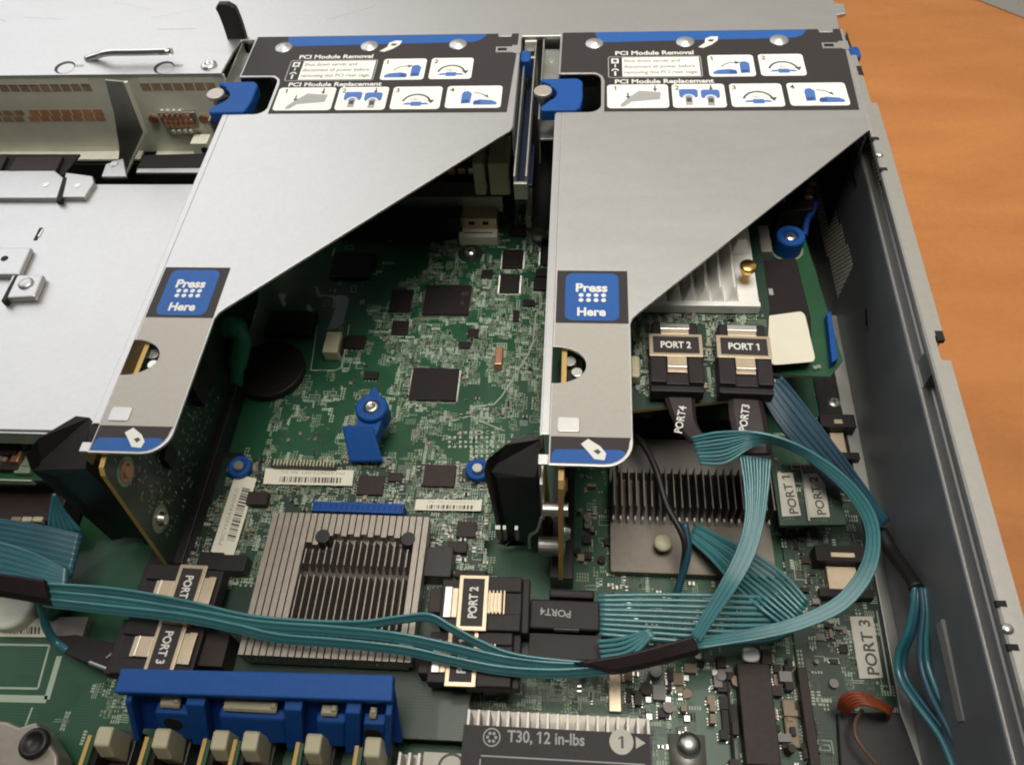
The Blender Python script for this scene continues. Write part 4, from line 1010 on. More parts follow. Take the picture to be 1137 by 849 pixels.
s = MB(); pbox(s, (700, 394), (711, 418), ZR+.2, ZR+5, 'cream_plastic'); s.build('connector', rr_, bevel=.8)

# ================================================================ mini cable plugs
def plug(T, txt, ribbed=False, clip_light=True):
    "plug built with its mouth along -Y of the local frame T(x, y, z); returns list of (name, mesh builder)"
    out = []
    def tb(mb, *a):
        n0 = len(mb.v); mb.box(*a); mb.v[n0:] = [tuple(T(*v)) for v in mb.v[n0:]]
    m = MB(); tb(m, -9, 9, -15.5, -1, -7.5, -1.6, 'plug_black'); tb(m, -9, -3.4, -15.4, -4.6, -1.6, -.4, 'plug_black'); tb(m, 3.8, 9, -15.4, -4.6, -1.6, -.4, 'plug_black'); tb(m, -8, 8, -1, 11, -7.5, -1.2, 'plug_black'); tb(m, -9, 9, -18, -15.5, -7.2, -2.2, 'plug_black')
    out.append(('body', m))
    m = MB(); tb(m, -9.2, 9.2, -4.5, 5.2, -1.2, -.3, 'nickel_tan'); tb(m, -3.2, 3.4, -9.2, -4.5, -1.0, -.2, 'nickel_tan')
    if ribbed:
        for k in range(5): tb(m, -3.9, 4.1, -10.2+k*1.2, -9.6+k*1.2, -.2, .25, 'nickel_tan')
    else: tb(m, -3.2, 3.4, -9.4, -8.7, -.9, .2, 'bright_metal'); tb(m, -3.2, 3.4, -11, -9.4, -1.6, -.7, 'nickel_tan')
    out.append(('bracket', m))
    m = MB(); tb(m, -7.8, 8.0, -3.2, 3.9, -.3, -.1, 'black_label'); 
    vs, fs = text_geo(txt, .03); a0 = min(v[0] for v in vs); a1 = max(v[0] for v in vs); kx = 10.4/(a1-a0) if len(txt) > 3 else 4.0
    m.add([tuple(T(-5.2+(v[0]-a0)*kx, -1.1+v[1]*3.9, -.06)) for v in vs], fs, 'print_white')
    out.append(('plug_label', m))
    m = MB(); tb(m, -5, 4.8, 5.3, 7.2, -1.0, -.5, 'nickel_tan'); tb(m, -5.2, 5.0, 7.2, 9.6, -.6, .1, 'bright_metal' if clip_light else 'nickel_tan'); out.append(('clip', m))
    return out
def frame(cx, cy, cz, rot):
    c, s_ = math.cos(rot), math.sin(rot)
    return lambda x, y, z: (cx+x*c-y*s_, cy+x*s_+y*c, cz+z)
def sleeve_mb(e1, e2, th=2.2, m='sleeve', txt=None, frac=.55, rot=0, size=3.4, w=9):
    mb = MB(); c1 = smoothpts([A3(*p) for p in e1], 5); c2 = smoothpts([A3(*p) for p in e2], 5); n = min(len(c1), len(c2)); vs = []; fs = []
    for i in range(n):
        mid = (c1[i]+c2[i])/2
        up_ = Vector((0, 0, th/2))
        vs += [c1[i]*.96+mid*.04-up_*.5, c2[i]*.96+mid*.04-up_*.5, c2[i]+up_*.2, mid.lerp(c2[i], .7)+up_, mid.lerp(c1[i], .7)+up_, c1[i]+up_*.2]
    for i in range(n-1):
        for k in range(6): fs.append((i*6+k, i*6+(k+1) % 6, (i+1)*6+(k+1) % 6, (i+1)*6+k))
    fs += [tuple(range(6))[::-1], tuple(range(6*n-6, 6*n))]
    mb.add([tuple(v) for v in vs], fs, m)
    return mb
def cable(name, label, loc, group='teal data cables'):
    return thing(name, label, 'cable', loc, group)
def add_plug(parent, T, txt, **k):
    parts = plug(T, txt, **k); base = parts[0][1].build('plug', parent, bevel=.4)
    for n_, m_ in parts[1:]: m_.build(n_, base, bevel=0 if n_ == 'plug_label' else .15)
    return base
# --- right card, two plugs
ZP = 53.5
cA = cable('data_cable', 'teal ribbon cable plugged into PORT 2 that loops widely round to the right', (36, 170, ZR))
x, y = A(750.5, 383, ZP); add_plug(cA, frame(x, y, ZP, math.radians(-.5)), 'PORT 2')
sl = sleeve_mb([(737, 442, 47), (748, 470, 46), (766, 492, 46)], [(772, 442, 47), (774, 468, 46), (782, 484, 46)]).build('sleeve', cA, bevel=.3)
s = MB(); o_ = A3(757, 481, 47.7); o2 = A3(762, 452, 48.2); ax = (o2-o_).normalized(); s.text('PORT4', 0, 0, 0, 3.6, 'print_white', width=10.5, bold=.02, frame=(o_, ax, Vector((-ax.y, ax.x, 0)))); s.build('sleeve_print', sl)
s = MB()
e1 = [(768, 486, 47), (800, 480, 51), (845, 481, 54), (890, 496, 53), (935, 526, 48), (966, 562, 43), (976, 597, 39), (969, 637, 35), (940, 674, 31), (896, 695, 28), (850, 707, 26), (775, 719, 25)]
e2 = [(777, 514, 44), (806, 513, 46), (846, 491, 50), (886, 503, 50), (925, 531, 46), (953, 565, 41), (963, 597, 37), (955, 631, 33), (928, 664, 29), (886, 685, 26), (842, 697, 24), (773, 710, 23)]
ribbon(s, e1, e2, 9, .5, 'teal', 'teal_mid', samples=9); s.build('ribbon', cA, smooth=True)
cB = cable('data_cable', 'teal ribbon cable plugged into PORT 1 that hangs down as a narrow twisting band', (60, 170, ZR))
x, y = A(826, 385, ZP); add_plug(cB, frame(x, y, ZP, math.radians(-1.5)), 'PORT 1')
sl = sleeve_mb([(808, 443, 47), (810, 468, 46), (822, 505, 44)], [(846, 443, 47), (852, 470, 46), (856, 505, 44)]).build('sleeve', cB, bevel=.3)
s = MB(); o_ = A3(829, 479, 48); o2 = A3(832, 452, 48.2); ax = (o2-o_).normalized(); s.text('PORT3', 0, 0, 0, 3.6, 'print_white', width=10.5, bold=.02, frame=(o_, ax, Vector((-ax.y, ax.x, 0)))); s.build('sleeve_print', sl)
s = MB()
ribbon(s, [(822, 505, 46), (827, 540, 43), (828, 575, 40), (819, 610, 37), (802, 645, 34), (784, 677, 30), (768, 706, 26)], [(855, 510, 46), (852, 545, 43), (846, 585, 41), (835, 620, 39), (815, 655, 36), (794, 685, 31), (776, 712, 26)], 10, .46, 'teal', 'teal_mid', samples=9)
s.build('ribbon', cB, smooth=True)
# dark ribbon on the right
s = MB(); ribbon(s, [(866, 418, 40), (890, 446, 36), (925, 493, 30), (958, 538, 24), (987, 578, 19)], [(842, 436, 40), (874, 484, 36), (912, 524, 30), (948, 556, 24), (976, 587, 19)], 17, .62, 'teal_dark', 'navy', wob=.25, samples=9)
o = s.build('dark_ribbon', None, smooth=True); tag(o, 'wide dark blue ribbon cable slanting to the right wall behind the teal loop', 'cable')
# --- folded flat ribbon with the black twin plug in the middle
cC = cable('data_cable', 'flat striped teal ribbon folded back on itself, leaving the black plug in the middle', (0, 85, 10))
s = MB(); ribbon(s, [(664, 661, 19), (730, 660, 19), (800, 661, 19), (860, 664, 18), (896, 671, 18)], [(662, 703, 16), (730, 709, 16), (800, 714, 16), (850, 712, 15), (876, 703, 15)], 9, .74, 'teal', samples=7); s.build('ribbon', cC, smooth=True)
s = MB(); ribbon(s, [(772, 582, 9), (800, 596, 12), (838, 616, 16), (870, 638, 19), (897, 667, 20)], [(766, 598, 9), (790, 620, 12), (815, 648, 16), (845, 675, 19), (878, 700, 18)], 9, .66, 'teal', 'teal_mid', samples=7); s.build('ribbon', cC, smooth=True)
s = MB(); ribbon(s, [(664, 712, 22), (690, 709, 24), (722, 699, 27)], [(668, 735, 22), (700, 728, 24), (726, 703, 27)], 5, .66, 'teal', samples=7); s.build('ribbon', cC, smooth=True)
s = MB(); pbox(s, (589, 664), (666, 700), 8, 20, 'plug_black'); pbox(s, (610, 653), (660, 664), 8, 17, 'plug_black'); k_ = s.build('plug', cC, bevel=.6)
s = MB(); x, y = A(634, 678, 20.1); s.text('PORT4', x, y, 20.06, 3.2, 'print_grey', rot=math.radians(176), width=10.0, bold=.02); s.build('plug_print', k_)
s = MB(); pbox(s, (588, 702), (668, 733), 6, 17, 'plug_black'); pbox(s, (615, 697), (643, 699), 17, 20.2, 'bright_metal'); s.build('plug', cC, bevel=.6)
# --- plugs on the left card
cD = cable('data_cable', 'black plug with tan bracket reading PORT 2, standing at the right of the tan heatsink', (-36, 85, ZC), 'cable plugs on the left card')
x, y = A(526, 668, 24); add_plug(cD, frame(x, y, 24, math.radians(91)), 'PORT 2', ribbed=True)
s = MB(); pbox(s, (478, 652), (494, 680), ZC, 20, 'chip_brown'); pbox(s, (515, 632), (540, 642), ZC, 18, 'chip'); s.build('plug_housing', cD, bevel=.4)
cE = cable('data_cable', 'black plug with tan bracket lying under the teal bundle near the T30 heatsink', (-36, 62, ZC), 'cable plugs on the left card')
x, y = A(514, 728, 22); add_plug(cE, frame(x, y, 22, math.radians(91)), 'PORT 1', ribbed=True)
s = MB(); pbox(s, (468, 708), (486, 748), ZC, 19, 'chip_brown'); s.build('plug_housing', cE, bevel=.4)
cF = cable('data_cable', 'black plug with tan bracket behind the left end of the teal bundle', (-140, 85, ZC), 'cable plugs on the left card')
x, y = A(205, 655, 22); add_plug(cF, frame(x, y, 22, math.radians(-91)), 'PORT 4', clip_light=False)
cG = cable('data_cable', 'black plug with tan bracket between the teal bundle and the blue bracket', (-140, 62, ZC), 'cable plugs on the left card')
x, y = A(182, 718, 24); add_plug(cG, frame(x, y, 24, math.radians(-91)), 'PORT 3', clip_light=False)
s = MB(); pbox(s, (180, 688), (208, 691), 20, 27, 'nickel_tan'); pbox(s, (228, 702), (246, 740), ZC, 20, 'chip_brown'); s.build('plug_housing', cG, bevel=.4)
# --- long bundle to the left
cH = cable('cable_bundle', 'long teal cable bundle crossing the heatsink between two black sleeves', (-80, 80, 30))
def bund(e, wpx, z_, n, r, m, m2=None):
    e1 = [(x, y-wpx/2, z+z_) for x, y, z in e]; e2 = [(x, y+wpx/2, z+z_-2.5) for x, y, z in e]
    s = MB(); ribbon(s, e1, e2, n, r, m, m2, samples=8); s.build('ribbon', cH, smooth=True)
bund([(48, 651, 34), (130, 657, 33), (210, 671, 32), (275, 686, 31), (340, 692, 30), (400, 693, 30), (440, 688, 31), (476, 685, 32), (502, 698, 31), (532, 714, 29), (580, 731, 27), (690, 742, 26)], 7, 0, 5, .5, 'teal', 'teal_mid')
bund([(48, 660, 32), (130, 668, 32), (220, 682, 31), (290, 694, 30), (370, 700, 30), (440, 707, 30), (500, 719, 28), (560, 733, 26), (620, 740, 26), (690, 740, 26)], 9, 0, 6, .52, 'teal', 'teal_mid')
bund([(48, 668, 31), (120, 676, 31), (200, 685, 31), (262, 697, 30), (310, 708, 29), (380, 714, 29), (450, 722, 28), (510, 735, 27), (560, 744, 26), (620, 747, 26), (690, 742, 26)], 8, 0, 6, .52, 'teal', 'teal_mid')
sleeve_mb([(636, 736, 28), (690, 727, 28), (728, 717, 28), (768, 706, 28)], [(684, 748, 25), (700, 745, 25), (735, 737, 25), (776, 726, 25)], 5).build('sleeve', cH, bevel=.4)
sleeve_mb([(-40, 636, 36), (0, 637, 36), (52, 644, 35)], [(-40, 660, 31), (0, 662, 31), (58, 672, 30)], 6).build('sleeve', cH, bevel=.4)
# --- blue ribbons entering from the left
s = MB(); ribbon(s, [(-40, 572, 28), (0, 577, 28), (45, 584, 26), (92, 594, 22)], [(-40, 612, 24), (0, 618, 24), (40, 628, 22), (80, 640, 20)], 22, .7, 'teal_dark', 'teal_mid', samples=7)
o = s.build('dark_ribbon', None, smooth=True); tag(o, 'dark teal ribbon cable entering from the left edge above the black sleeve', 'cable')
s = MB(); ribbon(s, [(-40, 598, 32), (0, 603, 32), (40, 616, 30), (76, 634, 27)], [(-40, 634, 29), (0, 640, 29), (40, 648, 28), (74, 650, 27)], 18, .7, 'teal_mid', 'teal_dark', samples=7)
o = s.build('blue_ribbon', None, smooth=True); tag(o, 'lighter blue ribbon cable lying over the dark ribbon at the left edge', 'cable')
s = MB(); ribbon(s, [(60, 548, 30), (57, 566, 26), (54, 588, 22)], [(60, 548, 30), (72, 568, 24), (90, 590, 18)], 16, .6, 'teal_mid', 'teal_dark', samples=7)
o = s.build('upright_ribbon', None, smooth=True); tag(o, 'short blue ribbon fanning down beside the left black bracket', 'cable')

# ================================================================ chipset heatsink in the middle right
ck = thing('chipset_heatsink', 'dark finned heatsink with tan front plate and cream push pin, behind the teal cables', 'heatsink', (35, 125, 0))
s = MB(); X0, Y0 = A(678, 634, 4); X1, Y1 = A(852, 560, 4)
s.box(X0, X1, Y0, Y1+32, .4, 4, 'alu_dim'); ZF = 17
yf = A(750, 563, ZF)[1]; yb = A(750, 518, ZF)[1]
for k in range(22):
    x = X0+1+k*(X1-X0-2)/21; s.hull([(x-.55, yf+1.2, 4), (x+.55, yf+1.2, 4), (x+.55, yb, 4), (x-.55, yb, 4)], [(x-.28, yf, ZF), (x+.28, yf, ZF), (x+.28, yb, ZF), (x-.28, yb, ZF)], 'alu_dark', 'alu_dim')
    s.box(x-.3, x+.3, yf-.6, yf+1.0, 4, 7.5, 'alu_white')  # white lower fin fronts: the light on these edges put into the colour
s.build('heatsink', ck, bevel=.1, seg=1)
s = MB(); s.box(X0+3, X1+3, yb+1, yb+16, 1, 10, 'smd_grey'); s.box(X0-1, X1-3, yb+17, yb+26, 1, 9, 'black_plastic'); s.build('frame', ck, bevel=.3)
x, y = A(736, 603, 8); s = MB(); s.lathe((x, y, 4), [(1.0, 0), (1.2, 2.6), (2.9, 3.0), (3.2, 4.4), (2.8, 5.2), (.4, 5.4)], 'cream_plastic', 24); s.build('push_pin', ck, smooth=True)
s = MB(); s.tube(smoothpts([A3(690, 470, 20), A3(712, 490, 24), A3(728, 520, 25), A3(740, 560, 23), A3(760, 600, 20), A3(757, 640, 10)], 6), 1.2, 'rubber', 10); s.tube(smoothpts([A3(760, 580, 22), A3(764, 610, 18), A3(757, 640, 12), A3(750, 662, 8)], 6), 1.3, 'teal_dark', 10)
o = s.build('thin_cable', None, smooth=True); tag(o, 'thin dark cable running down across the chipset heatsink fins', 'cable')

# ================================================================ processor heatsink with the printed torque label
th = thing('processor_heatsink', 'processor heatsink with dark printed label reading T30, 12 in-lbs', 'heatsink', (-5, 30, 0))
ZH = 16.0
s = MB(); X0, Y1 = A(515, 806, ZH); X1, _ = A(724, 814, ZH); Y1 += .6
s.box(X0, X1, Y1-90, Y1+7, 2, 5, 'alu_tan')
for k in range(19):
    x = X0+1.2+k*(X1-X0-2.2)/18; s.box(x-.45, x+.45, Y1-90, Y1+4.6, 5, ZH-.15, 'alu_white')
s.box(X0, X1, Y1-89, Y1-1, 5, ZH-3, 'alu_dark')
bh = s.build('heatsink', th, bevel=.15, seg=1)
l = MB(); l.box(X0, X1-.6, Y1-88, Y1, ZH-.15, ZH+.1, 'black_label'); zl = ZH+.13
ang = math.radians(-.5)
def tx(px, py): return A(px, py, ZH)
x, y = tx(563, 822); l.text('T30, 12 in-lbs', x, y-.2, zl, 4.7, 'print_grey', width=tx(649, 826)[0]-x, bold=.02)
x, y = tx(546, 818)
for k in range(24):
    a0, a1 = k*math.pi/12, (k+1)*math.pi/12
    l.add([(x+r_*math.cos(a), y+r_*math.sin(a), zl) for r_, a in ((2.7, a0), (2.7, a1), (2.3, a1), (2.3, a0))], [(0, 1, 2, 3)[::-1]], 'print_grey')
for k in range(6):
    a = k*math.pi/3; l.add([(x+1.25*math.cos(a)+.5*math.cos(b_), y+1.25*math.sin(a)+.5*math.sin(b_), zl) for b_ in [j*math.pi/4 for j in range(8)]], [tuple(range(8))], 'print_grey')
x, y = tx(690, 823); l.add([(x+3.6*math.cos(j*math.pi/16), y+3.6*math.sin(j*math.pi/16), zl) for j in range(32)], [tuple(range(32))], 'sticker')
l.text('1', x-.9, y-1.7, zl+.03, 4.6, 'print_dark', bold=.03)
x, y = tx(706, 824); l.add([(x, y-1.7, zl), (x+2.9, y, zl), (x, y+1.7, zl)], [(0, 1, 2)], 'sticker')
xa, ya = tx(534, 838); xb, yb_ = tx(716, 842)
for q in ((xa, ya-.3, xb, ya+.1), (xa-.3, ya-30, xa+.1, ya-1)): l.quad(*q, zl, 'print_grey')
l.build('torque_label', th)
s = MB(); px0, px1 = A(744, 812, 5), A(786, 849, 5); s.box(px0[0], px1[0], px1[1]-4, px0[1], .5, 3.2, 'flange_steel'); x, y = A(765, 826, 5); s.lathe((x, y, 3.2), [(3.9, 0), (3.9, 1.2), (3.2, 3.0), (1.8, 3.8), (.2, 4.0)], 'bright_metal', 28); s.build('corner_screw', th, smooth=True)
t2 = thing('low_heatsink', 'heatsink with cream label corner at the bottom edge left of the T30 heatsink', 'heatsink', (-52, 30, 0))
s = MB(); X0, Y1 = A(440, 842, 12); X1, _ = A(512, 842, 12)
for k in range(7):
    x = X0+1+k*(X1-X0-2)/6; s.box(x-.4, x+.4, Y1-60, Y1+2, 3, 12, 'alu_white')
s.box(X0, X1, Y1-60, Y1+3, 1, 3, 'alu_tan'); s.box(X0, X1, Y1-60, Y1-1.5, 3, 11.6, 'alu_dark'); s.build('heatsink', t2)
s = MB(); a_ = A(471, 834, 13.2); c_ = A(514, 862, 13.2); s.box(a_[0], c_[0], c_[1]-12, a_[1], 12.2, 13.2, 'sticker')
x, y = A(501, 852, 13.2)
for k in range(28):
    a0, a1 = k*math.pi/14, (k+1)*math.pi/14; s.add([(x+r_*math.cos(a), y+r_*math.sin(a), 13.25) for r_, a in ((4.2, a0), (4.2, a1), (3.4, a1), (3.4, a0))], [(0, 1, 2, 3)[::-1]], 'print_dark')
s.build('label', t2)

# silver heatsink corner at the front left
lh = thing('heatsink_plate', 'dull silver metal plate with black screw head at the bottom left corner', 'heatsink', (-150, 25, 0))
s = MB(); q = [A(-40, 795, 14), A(8, 800, 14), A(22, 806, 14), A(40, 800, 14), A(64, 838, 14), A(64, 880, 14), A(-40, 880, 14)]; s.prism(q, 4, 14, 'alu_tan'); s.build('plate', lh, bevel=1, seg=3)
x, y = A(38, 825, 15); s = MB(); s.lathe((x, y, 13.9), [(4.6, 0), (4.6, 1.6), (3.8, 2.2), (3.2, 2.2), (2.8, 1.2), (.2, 1.2)], 'black_plastic', 26); s.build('screw', lh, smooth=True)

# ================================================================ memory modules at the front
def memory(px, py, label, first=[]):
    x, y = A(px, py, 24)
    if not first:
        m_ = thing('memory_module', label, 'memory module', (x, y, 0), 'memory modules in a row under the blue bracket')
        s = MB(); s.box(x-6.2, x-5.0, y-110, y+1.5, 4, 23.5, 'cream_plastic' if 0 else 'fr4_edge', None); s.box(x-5.0, x-3.9, y-110, y+1.2, 4, 23, 'pcb_plain')
        for k in range(5): s.box(x-3.9, x-2.6, y-9-k*13, y-1.5-k*13, 8, 21, 'chip')
        s.build('module', m_)
        s = MB(); s.prism_x([(y+4.0, 12), (y+4.0, 24.5), (y+3.0, 25), (y-1.5, 24.6), (y-3.6, 19), (y-3.6, 10)], x-3.2, x+1.7, 'cream_plastic'); s.build('latch', m_, bevel=.7, seg=3)
        s = MB(); s.box(x-7.4, x+2.4, y-110, y+6.0, .2, 10, 'black_plastic'); s.box(x-3.8, x+2.2, y-110, y-4, 10, 12.5, 'chip_brown'); s.build('slot', m_, bevel=.4)
        first.append((m_, x, y)); return m_
    m0, x_, y_ = first[0]
    m_ = copy_tree(m0); m_.location = (x*S, y*S, 0); m_['label'] = label
    return m_
memory(117, 822, 'memory module with cream latch, leftmost of the row and beside the silver plate')
memory(181, 824, 'memory module with cream latch under the left end of the blue bracket')
memory(246, 826, 'memory module with cream latch, left one of the close middle pair')
memory(280, 827, 'memory module with cream latch, right one of the close middle pair')
memory(350, 830, 'memory module with cream latch, second from the right end of the row')
memory(416, 834, 'memory module with cream latch under the right end of the blue bracket')

# ================================================================ blue plastic bracket over the memory slots
bb = thing('blue_bracket', 'bright blue plastic bracket with four recessed bays in front of the heatsink', 'bracket', (-92, 60, 0))
ZB = 36.0
xa, yb1 = A(134, 741, ZB); xb, yb2 = A(437, 748.5, ZB); yf1 = A(140, 767, ZB)[1]
Yb, Yf = (yb1+yb2)/2, yf1-.5
s = MB()
s.prism([(xa, yb1), (xa+.3, Yf), (xb+.6, Yf+1.4), (xb, yb2)], ZB-3.6, ZB, 'blue_plastic')
s.build('top_bar', bb, bevel=.6, seg=3)
ZL = 14.0
def fy(z): return Yf-(ZB-z)*.42                          # the front leans out towards the memory slots
s = MB(); s.hull([(xa-2, fy(ZL)+4, ZL), (xb+1, fy(ZL)+4, ZL), (xb+1, fy(ZL)+5.2, ZL), (xa-2, fy(ZL)+5.2, ZL)], [(xa+1, Yb-2.4, ZB-3.7), (xb, Yb-2.4, ZB-3.7), (xb, Yb-1.2, ZB-3.7), (xa+1, Yb-1.2, ZB-3.7)], 'blue_plastic_dark')
s.build('back_plate', bb)
def slab(px0, px1, z0, z1, d0, d1, m, name, bev=.5, extra=None):
    x0_, x1_ = A(px0, 768, ZB)[0], A(px1, 768, ZB)[0]; k = .13
    def X(x, z): return x+(x-(xa+xb)/2)*.0-(ZB-z)*.14
    s = MB(); s.hull([(X(x0_, z0), fy(z0)+d0, z0), (X(x1_, z0), fy(z0)+d0, z0), (X(x1_, z0), fy(z0)+d1, z0), (X(x0_, z0), fy(z0)+d1, z0)], [(X(x0_, z1), fy(z1)+d0, z1), (X(x1_, z1), fy(z1)+d0, z1), (X(x1_, z1), fy(z1)+d1, z1), (X(x0_, z1), fy(z1)+d1, z1)], m)
    if extra: extra(s, (X(x0_, (z0+z1)/2)+X(x1_, (z0+z1)/2))/2)
    return s.build(name, bb, bevel=bev)
for px0, px1 in ((136, 143), (205, 226), (316, 336), (385, 402), (430, 437)):
    slab(px0, px1, ZL, ZB-3.7, 0, 4.5, 'blue_plastic', 'rib', .4)
for px0, px1, hole in ((165, 204, 1), (238, 315, 0), (350, 384, 0), (405, 429, 1)):
    def ring(s, xm):
        zz = ZL+7
        if hole:
            n0 = len(s.v); s.cyl((xm, 0, 0), 2.9, .5, 'slot_dark', 22, axis='y')
            c_, s_ = math.cos(.40), math.sin(.40)
            s.v[n0:] = [(x, fy(zz)+1.3+y*c_+z*s_, zz-y*s_+z*c_) for x, y, z in s.v[n0:]]
    slab(px0, px1, ZL, ZB-10.5, 1.6, 4.6, 'blue_plastic', 'bay', .8, ring)
    slab(px0+6, px1-10, ZB-9.2, ZB-7.6, 2.2, 4.6, 'cream_plastic', 'latch_tip', .3)
    slab(px1-17, px1-11, ZB-9.0, ZB-6.6, 2.4, 4.0, 'cream_plastic', 'latch_tip', .3)

# ================================================================ black plastic card guides under the front corners of the cages
def guide(label, top, zt, mid, zb, dx):
    g = thing('card_guide', label, 'card guide', (top[0][0], top[0][1], 0), 'black card guides at the front of the cages')
    s = MB(); n = len(top)
    s.hull([(x+dx, y-1, zb) for x, y in mid], [(x, y, zt[i]) for i, (x, y) in enumerate(top)], 'black_plastic')
    s.build('body', g, bevel=1.0, seg=3)
    return g
q = [(100, 463), (84, 461), (42, 486), (28, 504), (34, 522), (60, 528), (95, 520), (99, 500)][::-1]
Z_ = [64, 66, 66, 66, 58, 52, 58, 64][::-1]
T = [A(*q[i], Z_[i]) for i in range(8)]
g1 = guide('black sloping card guide at the front of the left cage, by the white cover', T, Z_, [(x, min(y, T[2][1]+8)) for x, y in T], 6, 3)
q = [(604, 486), (585, 480), (561, 492), (540, 510), (536, 522), (548, 530), (596, 530), (602, 512)][::-1]
T = [A(*q[i], Z_[i]) for i in range(8)]
g2 = guide('black sloping card guide at the front of the right cage, above the controller card', T, Z_, T, 6, 2)
s = MB(); x, y = A(572, 575, 40); s.box(x-6, x-4.4, y-5, y-3.6, 34, 42, 'steel_dull'); s.box(x-3.6, x-2.6, y-5, y-3.6, 34, 42, 'steel_dull'); s.box(x+.2, x+1.2, y-5, y-3.6, 34, 42, 'steel_dull'); s.build('spring', g2)
s = MB()                                                                              # metal hinge parts beside the right riser board
x, y = A(606, 545, 56); s.box(x-1.6, x-.6, y-2, y+6, 40, 64, 'bright_metal'); s.cyl((x-1, y-3, 50), 2.2, 8, 'bright_metal', 18, axis='x'); s.cyl((x-3, y-3, 22), 3.2, 9, 'steel_dull', 20, axis='x'); s.tube(smoothpts([(x-1.5, y-2, 42), (x-3, y-4, 36), (x-5.5, y-4, 32), (x-6, y-4, 22)], 5), .5, 'bright_metal', 8)
s.build('hinge', g2, bevel=.2)
# power backplane under the front edge of the power supply cover
pb = thing('power_backplane', 'bright edged green circuit board below the white cover at the left edge', 'circuit board', (-190, 125, 0))
s = MB(); xr_, y0_ = A(36, 533, 26); s.box(-420, xr_+6, y0_, 137, 24, 26, 'pcb_plain'); s.box(-420, xr_, y0_-.6, y0_, 23.6, 26.4, 'silk'); s.build('board', pb)
for px, py, w, h, m in ((8, 500, 9, 8, 'chip'), (22, 497, 6, 6, 'smd_grey'), (32, 512, 4, 4, 'pad'), (10, 516, 8, 4, 'chip_brown'), (26, 520, 6, 3, 'pad'), (2, 507, 5, 5, 'smd_tan'), (40, 505, 5, 10, 'chip'), (-8, 512, 6, 6, 'smd_grey'), (18, 508, 3, 7, 'copper')):
    x, y = A(px, py, 26+h*.6); s = MB(); s.box(x-w/2, x+w/2, y-2, y+3, 26, 26+h*.7, m); s.build('component', pb, bevel=.3)
s = MB(); x, y = A(40, 578, 14); s.box(-420, x+8, y, y+14, 2, 14, 'chip_brown')
for k in range(3): xx, yy = A(19+k*12, 577, 14); s.box(xx-1.9, xx+1.9, yy-1, yy+1, 12, 15, 'smd_tan' if k == 0 else 'cream_plastic')
s.build('power_socket', pb, bevel=.4)
# coin-like chrome capacitor, white barcode sticker and black plug at the front left
x, y = A(12, 672, 5); s = MB(); s.lathe((x, y, .1), [(8.6, 0), (8.6, 4.5), (8.2, 5.2), (6.2, 5.4), (5.8, 4.9), (.3, 4.9)], 'steel_green', 32); o = s.build('round_can', None, smooth=True); tag(o, 'pale round can partly under the black sleeve at the left edge', 'component')
x, y = A(55, 672, 6); s = MB(); s.lathe((x, y, .1), [(5.2, 0), (5.2, 5), (4.4, 6), (.3, 6.2)], 'pcb_plain', 28); o = s.build('green_button', None, smooth=True); tag(o, 'small green round cap partly under the black sleeve', 'component')
s = MB(); o_ = V2(-20, 706, .5); barcode(s, (o_, V2(54, 707, .5)-o_, V2(-18, 684, .5)-o_), .5, ['']); o = s.build('barcode_sticker', None); tag(o, 'long white barcode sticker on the board at the left edge', 'sticker')
s = MB(); q = [A(50, 684, 4), A(98, 684, 4), A(90, 712, 4), A(66, 718, 4)]; s.prism(q, .2, 4, 'smd_grey'); o = s.build('metal_tab', None, bevel=.4); tag(o, 'grey metal tab on the board between the barcode sticker and black plug', 'tab')
bc = thing('black_plug_cable', 'thin blue cable ending in a black plug beside the barcode sticker', 'cable', (-170, 75, 5))
s = MB(); s.tube(smoothpts([A3(45, 664, 26), A3(48, 680, 20), A3(52, 697, 14), A3(62, 712, 9), A3(76, 722, 8)], 6), 1.4, 'teal_mid', 10); s.build('wire', bc, smooth=True)
s = MB(); q = [A(58, 706, 9), A(84, 704, 9), A(134, 714, 10), (A(132, 744, 9)), A(112, 742, 9), A(74, 726, 9)]; s.prism(q, 3, 9, 'plug_black'); s.tube([A3(99, 735, 9.5), A3(122, 744, 9.5)], .7, 'bright_metal', 8); s.tube([A3(118, 730, 10), A3(132, 719, 11)], .4, 'print_grey', 6); s.build('plug', bc, bevel=.8, seg=3)

# ================================================================ cache module standing by the right wall
cm = thing('cache_module', 'narrow green cache module with blue knob and white paper tab by the right wall', 'cache module', (90, 200, 30))
ZM = 36.0
q = [A(846, 268, ZM), A(893, 262, ZM), A(905, 300, ZM), A(936, 400, ZM), A(922, 418, ZM), A(858, 415, ZM)]
s = MB(); s.prism(q, ZM-1.6, ZM, 'pad', 'pcb_plain'); s.build('board', cm)
s = MB(); q = [A(842, 288, ZM+3), A(884, 286, ZM+3), A(900, 350, ZM+3), A(903, 395, ZM+3), A(858, 398, ZM+3)]; s.prism(q, ZM+.1, ZM+3, 'chip'); s.build('battery', cm, bevel=.5)
x, y = A(878, 262, ZM+8); s = MB(); s.cyl((x, y, ZM), 6.6, .6, 'pad', 28); s.lathe((x, y, ZM+.5), [(5.6, 0), (5.6, 7.4), (5.2, 8), (3.2, 8), (2.8, 6.5), (.2, 6.5)], 'blue_plastic', 32); pan_screw(s, x, y, ZM+6.8, 2.4, 1.4); s.build('knob', cm, smooth=False)
s = MB(); n_ = 10; P0, P1, P2, P3 = A3(846, 352, ZM+7), A3(893, 346, ZM+6), A3(906, 402, ZM+5), A3(856, 406, ZM+6)
ou = rrect(0, 0, 1, 1, .12); top = [tuple(P3.lerp(P2, u).lerp(P0.lerp(P1, u), v)+Vector((0, 0, 1.0*math.sin(u*3)))) for u, v in ou]
